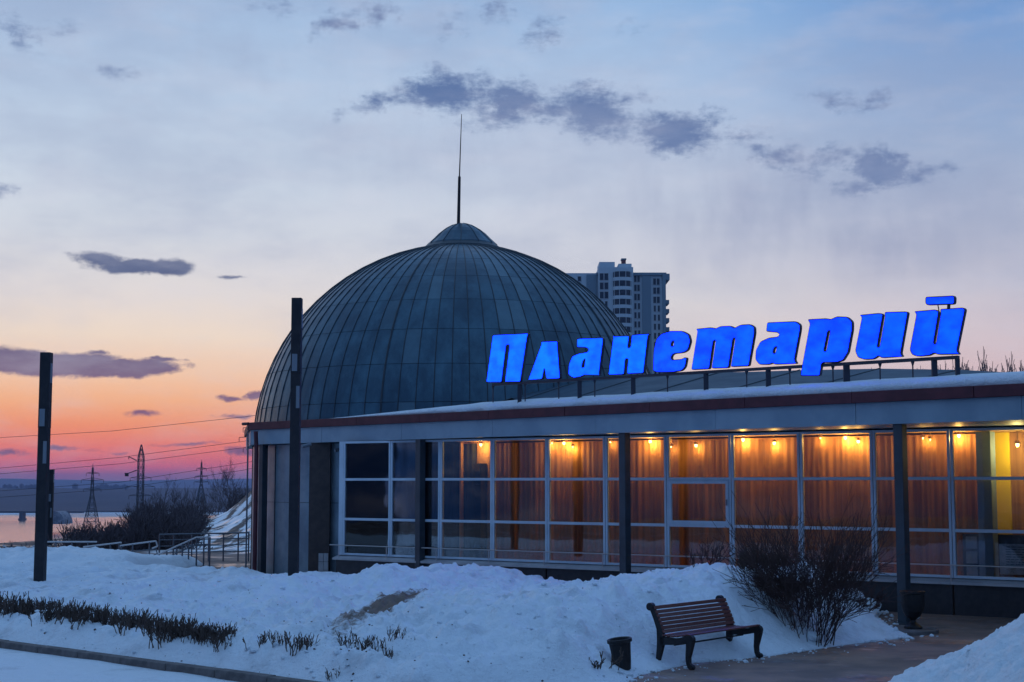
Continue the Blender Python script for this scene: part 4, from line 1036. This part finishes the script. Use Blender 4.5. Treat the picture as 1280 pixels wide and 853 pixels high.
# undergrowth below the thicket and along the edge of the drop
segs = []
for i in range(560):
    x = rng.uniform(2, 250); Y = rng.uniform(58, 100)
    if x < 85: ty = rng.uniform(678, 692)
    elif x < 170: ty = rng.uniform(650, 686)
    else: ty = rng.uniform(628, 672)
    if 200 < x and ty > 672-(x-200)*.45: continue
    p = pY(x, ty, Y); H = rng.uniform(1.0, 2.4)
    base = np.array([p.x, p.y, p.z-H])
    for s in range(5):
        d = np.array([rng.gauss(0,.4), rng.gauss(0,.3), 1]); d /= np.linalg.norm(d); sg_ = []
        grow(rng, base, d, H*.45, .03, 0, sg_, 2, .5, .3, (2,3)); segs += [(a, b, max(c, .014), max(dd2, .014)) for a, b, c, dd2, _ in sg_]
V, F = tube_cloud(segs, 3); o = mesh_np('undergrowth', V, F, M['twigfar'], 'stuff', False); tag(o, 'dark tangled undergrowth along the edge of the slope above the river', 'undergrowth')
# snowless bushes as darker solid mass: low scrub clods under the twigs
# trees showing over the roof on the right
rb_ = [reg(300+i, 7.0, .07, 4, .42, .9, M['birch'], M['birch'], (3,4), 1, .016) for i in range(3)]
for i, (x, yt) in enumerate([(1052,448),(1068,452),(1088,455),(1120,458),(1155,455),(1178,446),(1203,433),(1214,440),(1224,428),(1236,438),(1247,431),(1258,434),(1268,440),(1279,436),(1292,432),(1310,440),(1230,446),(1252,444),(1274,447)]+[(1196+7*j, 440+(j*37 % 13)) for j in range(14)]):
    Y = 88+6*(i % 4); p = pY(x, yt, Y); s = (p.z+.3)/7.6
    put_tree(rb_[i % 3], (p.x, p.y, 0), (s*.8, s), i*2.1, 'thin bare tree top showing above the roof '+('right of the last sign letter' if x > 1200 else 'under the last sign letters'), 'tree', 'bare trees behind the roof')

# big bush beside the bench
def shrub(name, c, nst, H, spread, r0, maxd, label, cat, mtl, seed, base_r=.3, rmin=.0045, up=.4, nch=(2,3), group=None):
    rng = random.Random(seed); segs = []
    for i in range(nst):
        a = rng.uniform(0, 2*math.pi); rr = base_r*math.sqrt(rng.random()); tilt = spread*rng.random()**.7
        p = np.array([rr*math.cos(a), rr*math.sin(a), -.12]); d = np.array([math.cos(a)*math.sin(tilt), math.sin(a)*math.sin(tilt), math.cos(tilt)])
        grow(rng, p, d, H*rng.uniform(.34,.46), r0*rng.uniform(.6,1), 0, segs, maxd, .42, up, nch, (.5,.72))
    V, F = tube_cloud([(a, b, max(c_, rmin), max(d_, rmin)) for a, b, c_, d_, _ in segs], 3)
    o = mesh_np(name, V, F, mtl, smooth=False); o.location = c; ORG[o.name] = Vector(c)
    return tag(o, label, cat, group)
bc = pZ(1016, 778, .35)
shrub('large_shrub', (bc.x, bc.y, snz(bc.x, bc.y)-.05), 58, 2.0, .56, .010, 3, 'large bare fan-shaped shrub growing from the snow right of the bench', 'shrub', M['twig'], 5, .30, .0038, .25, (2,3))
b2 = pZ(975, 790, .15); shrub('low_shrub', (b2.x, b2.y, snz(b2.x, b2.y)), 40, .42, .9, .007, 3, 'dense low brown shrub at the foot of the large bush by the bench end', 'shrub', M['hedge'], 6, .28, .005)
b3 = pZ(948, 778, .25); shrub('low_shrub', (b3.x, b3.y, snz(b3.x, b3.y)), 22, .5, .8, .007, 3, 'thin low brown shrub just behind the right end of the bench', 'shrub', M['hedge'], 16, .2, .005)
b4 = pZ(884, 738, .7); shrub('small_shrub', (b4.x, b4.y, snz(b4.x, b4.y)), 9, .62, .7, .008, 2, 'small sparse bare shrub on the snow crest above the bench', 'shrub', M['twig'], 8, .22, .0055)
b5 = pZ(1075, 770, .3); shrub('low_shrub', (b5.x, b5.y, snz(b5.x, b5.y)), 16, .45, 1.1, .007, 3, 'low twiggy shrub at the right foot of the large bush near the column', 'shrub', M['twig'], 9, .2, .005)
b6 = pZ(745, 815, .35); shrub('low_shrub', (b6.x, b6.y, snz(b6.x, b6.y)), 16, .26, .8, .008, 2, 'small clipped twig tuft in the snow left of the litter bin', 'shrub', M['hedge'], 12, .32, .006)
# clipped hedge along the kerb
hp = []
for k_ in range(5):
    segs = []; rg = random.Random(70+k_)
    for i in range(12):
        p = np.array([rg.uniform(-.22,.22), rg.uniform(-.13,.13), -.08]); d = np.array([rg.gauss(0,.22), rg.gauss(0,.22), 1]); d /= np.linalg.norm(d)
        grow(rg, p, d, rg.uniform(.11,.19), .009, 0, segs, 2, .38, .7, (1,2), (.5,.7))
    V, F = tube_cloud([(a, b, max(c_, .0065), max(d_, .006)) for a, b, c_, d_, _ in segs], 3); o = mesh_np('hedge', V, F, M['hedge'], smooth=False); hp.append(o.data); bpy.data.objects.remove(o)
line = [(-14,757),(0,761),(30,765),(60,772),(90,777),(130,783),(170,788),(210,795),(240,800),(262,803),(288,806)]
acc = []; N = 84
rg = random.Random(8)
for i in range(N):
    f = i/(N-1)*(len(line)-1); a = min(int(f), len(line)-2); t = f-a; x = line[a][0]*(1-t)+line[a+1][0]*t+rg.uniform(-3,3); y = line[a][1]*(1-t)+line[a+1][1]*t+rg.uniform(-4,2)
    acc.append((x, y, rg.uniform(.6, 1.0)*(1 if x < 230 else .75)))
acc += [(325,806,.7),(350,812,.55),(372,815,.8),(384,820,.6),(432,808,.6),(452,815,.7),(470,818,.6),(486,812,.45),(496,815,.5),(415,826,.4)]
for i, (x, y, s) in enumerate(acc):
    y += (3 if x < 60 else -2); z = .33
    for _k in range(8): p = pZ(x, y, z); z = .5*z+.5*snz(p.x, p.y)
    p = pZ(x, y, z); z = snz(p.x, p.y)
    o = bpy.data.objects.new('hedge_plant', hp[i % 5]); COL.objects.link(o); o.location = (p.x, p.y, z); o.rotation_euler = (0,0,i*2.4); o.scale = (s*1.05, s*1.05, s*.95)
    if i < N: tag(o, 'short clipped bare plant in the hedge row sunk in the snow at lower left', 'hedge plant', 'clipped hedge plants along the kerb')
    else: tag(o, 'stray clipped twig tuft poking from the snow right of the hedge row', 'hedge plant', 'stray twig tufts beyond the hedge')

# chunks of icy snow at the foot of the big bush
def chunk(c, sx, sy, sz, seed, label):
    bm = bmesh.new(); bmesh.ops.create_icosphere(bm, subdivisions=3, radius=1.0); rg = random.Random(seed)
    for v in bm.verts:
        co = v.co; n_ = fbm(np.array([co.x*1.5+seed]), np.array([co.y*1.5+co.z]), seed, 3)[0]
        v.co = Vector((co.x*sx, co.y*sy, co.z*sz))*(1+.45*n_)
    me = bpy.data.meshes.new('snow_chunk'); bm.to_mesh(me); bm.free(); me.materials.append(M['snow_mound'])
    o = bpy.data.objects.new('snow_chunk', me); COL.objects.link(o); o.location = c; o.rotation_euler = (0,0,seed); tag(o, label, 'snow chunk')
for i, (x, y, a, lb_) in enumerate([(1062,785,.20,'broken snow chunk lowest of those right of the large bush'),(1075,762,.30,'big snow slab at the right foot of the large bush'),(1040,792,.13,'small snow chunk under the middle of the large bush'),(1085,778,.14,'small snow chunk closest to the column'),(1015,800,.12,'small snow lump at the path edge below the large bush')]):
    p = pZ(x, y, .1); chunk((p.x, p.y, snz(p.x, p.y)+.02), a*1.2, a, a*.6, i+1, lb_)

# crumbs of snow and grit lying about
def scatter(name, pts, sizes, m, label, seed):
    rg = np.random.RandomState(seed); T = np.array([(1,1,1),(-1,-1,1),(-1,1,-1),(1,-1,-1),(1.2,0,0),(-1.2,0,0),(0,1.2,0),(0,-1.2,0)], float)
    bm = bmesh.new(); bmesh.ops.create_icosphere(bm, subdivisions=1, radius=1.0); v0 = np.array([v.co[:] for v in bm.verts]); f0 = np.array([[v.index for v in f.verts] for f in bm.faces]); bm.free()
    V, F = [], []
    for i, (p, s_) in enumerate(zip(pts, sizes)):
        v = v0*(1+rg.uniform(-.35, .35, (len(v0), 1)))*np.array([s_, s_*rg.uniform(.6,1.1), s_*rg.uniform(.45,.8)]); V.append(v+np.array(p)); F.append(f0+i*len(v0))
    return tag(mesh_np(name, np.concatenate(V), np.concatenate(F), m, 'stuff', False), label, None)
rg = random.Random(77); pts, sz = [], []
for i in range(900):
    x, y = rg.uniform(-40, 860), rg.uniform(735, 850); p = pZ(x, y, .35); w_ = (p.x+p.y)/S2
    h_ = snz(p.x, p.y)
    if h_ < .02: continue
    s_ = .012+.05*rg.random()**4; pts.append((p.x, p.y, h_+s_*.2)); sz.append(s_)
for i in range(260):
    f = rg.random(); a = Bp[4+int(f*8)]; b = Bp[5+int(f*8)]; t_ = rg.random(); p = a*(1-t_)+b*t_; q_ = rg.gauss(0, .16); s_ = .010+.04*rg.random()**3
    pts.append((p[0]+q_, p[1]-abs(q_)*.8, max(snz(p[0]+q_, p[1]-abs(q_)*.8), 0)+s_*.3)); sz.append(s_)
for i in range(300):
    a_ = rg.uniform(2.4, 4.2); rr_ = 4.6*rg.uniform(.9, 1.06); s_ = .012+.05*rg.random()**3
    pts.append((cx+rr_*math.cos(a_), cy+rr_*math.sin(a_), .02+max(0, (4.6-rr_)*.35))); sz.append(s_)
scatter('snow_crumbs', pts, sz, M['snow_mound'], 'small loose crumbs of snow on the bank and path edge', 1)
pts, sz = [], []
for i in range(700):
    if i < 450: x = rg.uniform(-20, 520); y = 752+x*.14+rg.gauss(0, 22)
    else: x, y = rg.uniform(0, 800), rg.uniform(740, 850)
    p = pZ(x, y, .3); h_ = snz(p.x, p.y)
    if h_ < .02: continue
    s_ = .005+.014*rg.random()**3; pts.append((p.x, p.y, h_+s_*.3)); sz.append(s_)
scatter('grit', pts, sz, M['hedge'], 'dark grit and twig bits scattered on the snow', 2)

# ------------------------------------------------------------------ power lines and pylons
def lattice(mb, c, z0, z1, w0, w1, n, r, diag=True):
    for i in range(n):
        a, b = i/n, (i+1)/n
        za, zb = z0+(z1-z0)*a, z0+(z1-z0)*b; wa, wb = w0+(w1-w0)*a, w0+(w1-w0)*b
        ca = [(c.x+sx*wa, c.y+sy*wa, za) for sx, sy in ((-1,-1),(1,-1),(1,1),(-1,1))]; cb = [(c.x+sx*wb, c.y+sy*wb, zb) for sx, sy in ((-1,-1),(1,-1),(1,1),(-1,1))]
        for j in range(4):
            mb.tube(ca[j], cb[j], r, r, 4); k2 = (j+1) % 4
            mb.tube(ca[j], cb[k2], r*.55, r*.55, 3); mb.tube(ca[k2], cb[j], r*.55, r*.55, 3); mb.tube(cb[j], cb[k2], r*.55, r*.55, 3)
def pylon(x, ytop, ybase, Y, wpx, neckf, arms, label, r=.22, straight=False):
    t = pY(x, ytop, Y); b = pY(x, ybase, Y); k_ = Y/FPX; e = empty('power_pylon', (b.x, Y, b.z), label, 'pylon', 'lattice power pylons'); c = Vector((b.x, Y, 0))
    H = t.z-b.z; nz = b.z+H*neckf; ww = wpx*k_/2
    mb = MB()
    if straight: lattice(mb, c, b.z, nz, ww, ww*.92, 9, r); lattice(mb, c, nz, t.z, ww*.92, .15, 3, r)
    else:
        lattice(mb, c, b.z, nz, ww, ww*.22, 5, r); lattice(mb, c, nz, t.z-H*.06, ww*.22, .3, 3, r*.8); mb.tube((c.x, c.y, t.z-H*.08), (c.x, c.y, t.z), r, r*.5, 4)
    mb.build('lattice_body', M['steel'], e)
    for (yy, lx) in arms:
        z = pY(x, yy, Y).z; l = lx*k_; mb = MB()
        for sx in (-1, 1):
            mb.tube((c.x, c.y-.5, z), (c.x+sx*l, c.y, z+.2), r*.8, r*.5, 4); mb.tube((c.x, c.y, z+l*.22), (c.x+sx*l, c.y, z+.2), r*.6, r*.4, 4); mb.tube((c.x+sx*l, c.y, z), (c.x+sx*l, c.y, z-1.6), r*.6, r*.6, 4)
        mb.build('crossarm', M['steel'], e)
    return e
pylon(114, 580, 660, 860, 17, .50, [(592,8),(600.5,14),(612,11)], 'lattice power pylon at the left, broad-legged, above the riverbank', .24)
pylon(251, 575, 630, 1000, 11, .45, [(586,6),(603,9),(596,8)], 'small lattice power pylon rising behind the thicket', .26)
e = pylon(174.5, 556, 652, 700, 7, .84, [(598,13),(609,18),(620,14)], 'tall slim lattice mast between the two power pylons', .20, True)
k_ = 700/FPX
for (ya, xe, ye) in ((576,161,573),(588,160,594)):
    a = pY(171, ya, 700); b = pY(xe, ye-2, 700); mb = MB(); mb.tube(a, b, .25, .2, 4); mb.tube(b, b-Vector((0,0,1.2)), .2, .2, 4); m2 = mb.build('side_arm', M['steel'], e, org=ORG[e.name])
cc = pY(158.5, 592.5, 700); mb = MB(); mb.box(cc.x-.75, cc.x+.75, cc.y-.7, cc.y+.7, cc.z-1.2, cc.z+.2); mb.box(cc.x-.9, cc.x+.9, cc.y-.8, cc.y+.8, cc.z+.2, cc.z+.4); mb.build('hanging_box', M['black'], e)
# near line: wires ending on a pole half hidden behind the dome
np_ = pY(322, 600, 160); e = empty('power_pole', (np_.x, 160, -6), 'dark power pole with bent arms just showing left of the dome', 'pole')
mb = MB(); mb.tube((np_.x, 160, -6), (np_.x, 160, pY(322, 528, 160).z), .18, .12, 8); mb.build('shaft', M['steel'], e)
for (x, y) in ((304,535),(299,547),(304,560)):
    a = pY(x, y, 160); mb = MB(); mb.path([Vector((np_.x, 160, a.z+.1)), Vector((a.x, 160, a.z)), Vector((a.x, 160, a.z-.5))], .035, 5); mb.build('arm', M['steel'], e)
wr = random.Random(4)
for j, (pts, lb_) in enumerate([([(-30,549),(140,539),(304,521.5),(322,519)], 'highest thin power line across the orange sky'), ([(-30,588),(150,572),(304,552),(322,549)], 'power line crossing the pink band, upper of the middle pair'),
                ([(-30,595),(150,580),(304,560),(322,557)], 'power line crossing the pink band, lower of the middle pair'), ([(-30,616),(150,603),(304,579),(322,576)], 'power line dropping to the river haze, upper of the low pair'), ([(-30,624),(150,611),(304,588),(322,584)], 'power line dropping to the river haze, lowest of all')]):
    P = [pY(x, y, 160) for x, y in pts]; mb = MB()
    Q = []
    for i in range(len(P)-1):
        for k2 in range(6): Q.append(P[i].lerp(P[i+1], k2/6))
    Q.append(P[-1]); mb.path(Q, .022, 4); tag(mb.build('power_line', M['steel'], org=P[0]), lb_, 'power line')

# ------------------------------------------------------------------ apartment tower
TY = 480.0; kx = TY/FPX
def TX(x): return pY(x, 400, TY).x
def TZ(y): return pY(776, y, TY).z
tw = empty('apartment_tower', (TX(776), TY, 0), 'tall pale apartment tower with stacked balconies behind the dome', 'building')
M['tw'] = mat('tower_render', (.50,.56,.60), .8, col2=(.44,.50,.55), scale=.1); M['twd'] = mat('tower_dark_panels', (.17,.23,.28), .7); M['tww'] = mat('tower_window_glass', (.02,.03,.045), .15); M['twf'] = mat('tower_window_frame', (.42,.44,.47), .6)
M['brick'] = mat('chimney_red', (.16,.05,.045), .8)
def tbox(name, x0, x1, ytop, y0, y1, m, parent=tw, zb=0):
    mb = MB(); mb.box(TX(x0), TX(x1), TY+y0, TY+y1, zb, TZ(ytop)); return mb.build(name, m, parent)
w1 = tbox('wing_wall', 700, 748.5, 340, 3, 18, M['tw']); w2 = tbox('main_wall', 748.5, 792, 334, 0, 20, M['tw']); w3 = tbox('right_wall', 792, 833, 341.5, 3, 18, M['tw'])
tbox('parapet', 746, 834.5, 339.7, 2.2, 19, M['twd'], zb=TZ(343))
tbox('recess_strip', 804, 815, 341, 2.4, 3.2, M['twd']); tbox('recess_strip', 734, 746.5, 342, 2.4, 3.2, M['twd']); tbox('recess_strip', 829.5, 833.5, 341, 1.9, 3.1, M['twd'])
tbox('roof_block', 750, 769.5, 326.5, 2, 14, M['tw'], zb=TZ(334.2)); tbox('roof_block', 774, 790.5, 329, 1.5, 14, M['tw'], zb=TZ(334.2)); tbox('cornice', 829, 838.5, 341.2, 2, 19, M['twd'], zb=TZ(349))
ch = tbox('chimney', 779, 784, 322.5, 4, 7, M['brick'], zb=TZ(329.2)); mb = MB(); mb.box(TX(778.3), TX(784.7), TY+3.7, TY+7.3, TZ(322.5), TZ(321)); mb.build('chimney_cap', M['twd'], ch)
fl_ = 11.45
def twin(x0, x1, yc, h, yoff, bars):
    z0, z1 = TZ(yc+h/2), TZ(yc-h/2); a, b = TX(x0), TX(x1)
    mb = MB(); t = .18
    mb.box(a-t, b+t, TY+yoff-.12, TY+yoff-.02, z1, z1+t); mb.box(a-t, b+t, TY+yoff-.22, TY+yoff-.02, z0-t, z0)
    mb.box(a-t, a, TY+yoff-.12, TY+yoff-.02, z0, z1); mb.box(b, b+t, TY+yoff-.12, TY+yoff-.02, z0, z1)
    for f in bars: c_ = a+(b-a)*f; mb.box(c_-.12, c_+.12, TY+yoff-.11, TY+yoff-.03, z0, z1)
    w = mb.build('window', M['twf'], tw); mb = MB(); mb.box(a, b, TY+yoff-.06, TY+yoff-.015, z0, z1); mb.build('pane', M['tww'], w)
for f in range(11):
    y = 346.3+f*fl_
    if f < 3:
        twin(750, 760.5, y, 8.5, 0, (.5,)); twin(794, 801, y+1, 8, 3, (.5,)); twin(818, 826, y+4.5, 8, 3, (.5,))
    else:
        twin(750.5, 753.5, y, 7.5, 0, ()); twin(756.5, 759.5, y, 7.5, 0, ()); twin(794, 796.6, y+1, 7.5, 3, ()); twin(798.6, 801, y+1, 7.5, 3, ()); twin(818.5, 821, y+4, 7.5, 3, ()); twin(823.5, 826, y+4, 7.5, 3, ())
    if f < 10: twin(723, 727, y+1, 6, 3, ())
    # glazed balconies in the bowed bay
    zb, zt = TZ(y+5.5), TZ(y+1.2); cxx = (TX(766)+TX(790))/2; hw = (TX(790)-TX(766))/2
    arc = [(cxx+hw*math.sin(R(a)), TY+.2-2.6*math.cos(R(a))) for a in range(-90, 91, 20)]+[(cxx+hw, TY+.1), (cxx-hw, TY+.1)]
    o = MB().prism(arc, zb, zt).build('balcony', M['tw'], tw)
    arc2 = [(cxx+hw*.96*math.sin(R(a)), TY+.2-2.4*math.cos(R(a))) for a in range(-90, 91, 20)]+[(cxx+hw*.96, TY+.1), (cxx-hw*.96, TY+.1)]
    MB().prism(arc2, zt+.01, TZ(y-5.95)-.01).build('balcony_glazing', M['tww'], o)
    mb = MB()
    for a in range(-60, 61, 40): xx, yy = cxx+hw*.97*math.sin(R(a)), TY+.2-2.5*math.cos(R(a)); mb.box(xx-.1, xx+.1, yy-.05, yy+.05, zt, TZ(y-5.9))
    mb.build('balcony_mullions', M['twf'], o)
    if f >= 2:
        MB().box(TX(833), TX(838.8), TY+5, TY+12, TZ(y+8.5), TZ(y+3.5)).build('side_balcony', M['twd'], tw)

# ------------------------------------------------------------------ evening haze
hz = bpy.data.materials.new('dusk_haze'); hz.use_nodes = True; t = NT(hz.node_tree); t.n.clear()
pv = t.new('ShaderNodeVolumePrincipled'); pv.inputs['Color'].default_value = (.42,.54,.90,1); pv.inputs['Density'].default_value = .00009; pv.inputs['Anisotropy'].default_value = .2
o_ = t.new('ShaderNodeOutputMaterial'); t.l.new(pv.outputs[0], o_.inputs['Volume'])
HAZE = True
if HAZE:
    mb = MB(); mb.box(-17000, 17000, -60, 16500, -190, 96); h = mb.build('haze', hz); h['kind'] = 'stuff'; h['label'] = 'thin dusk haze over river and far hills'
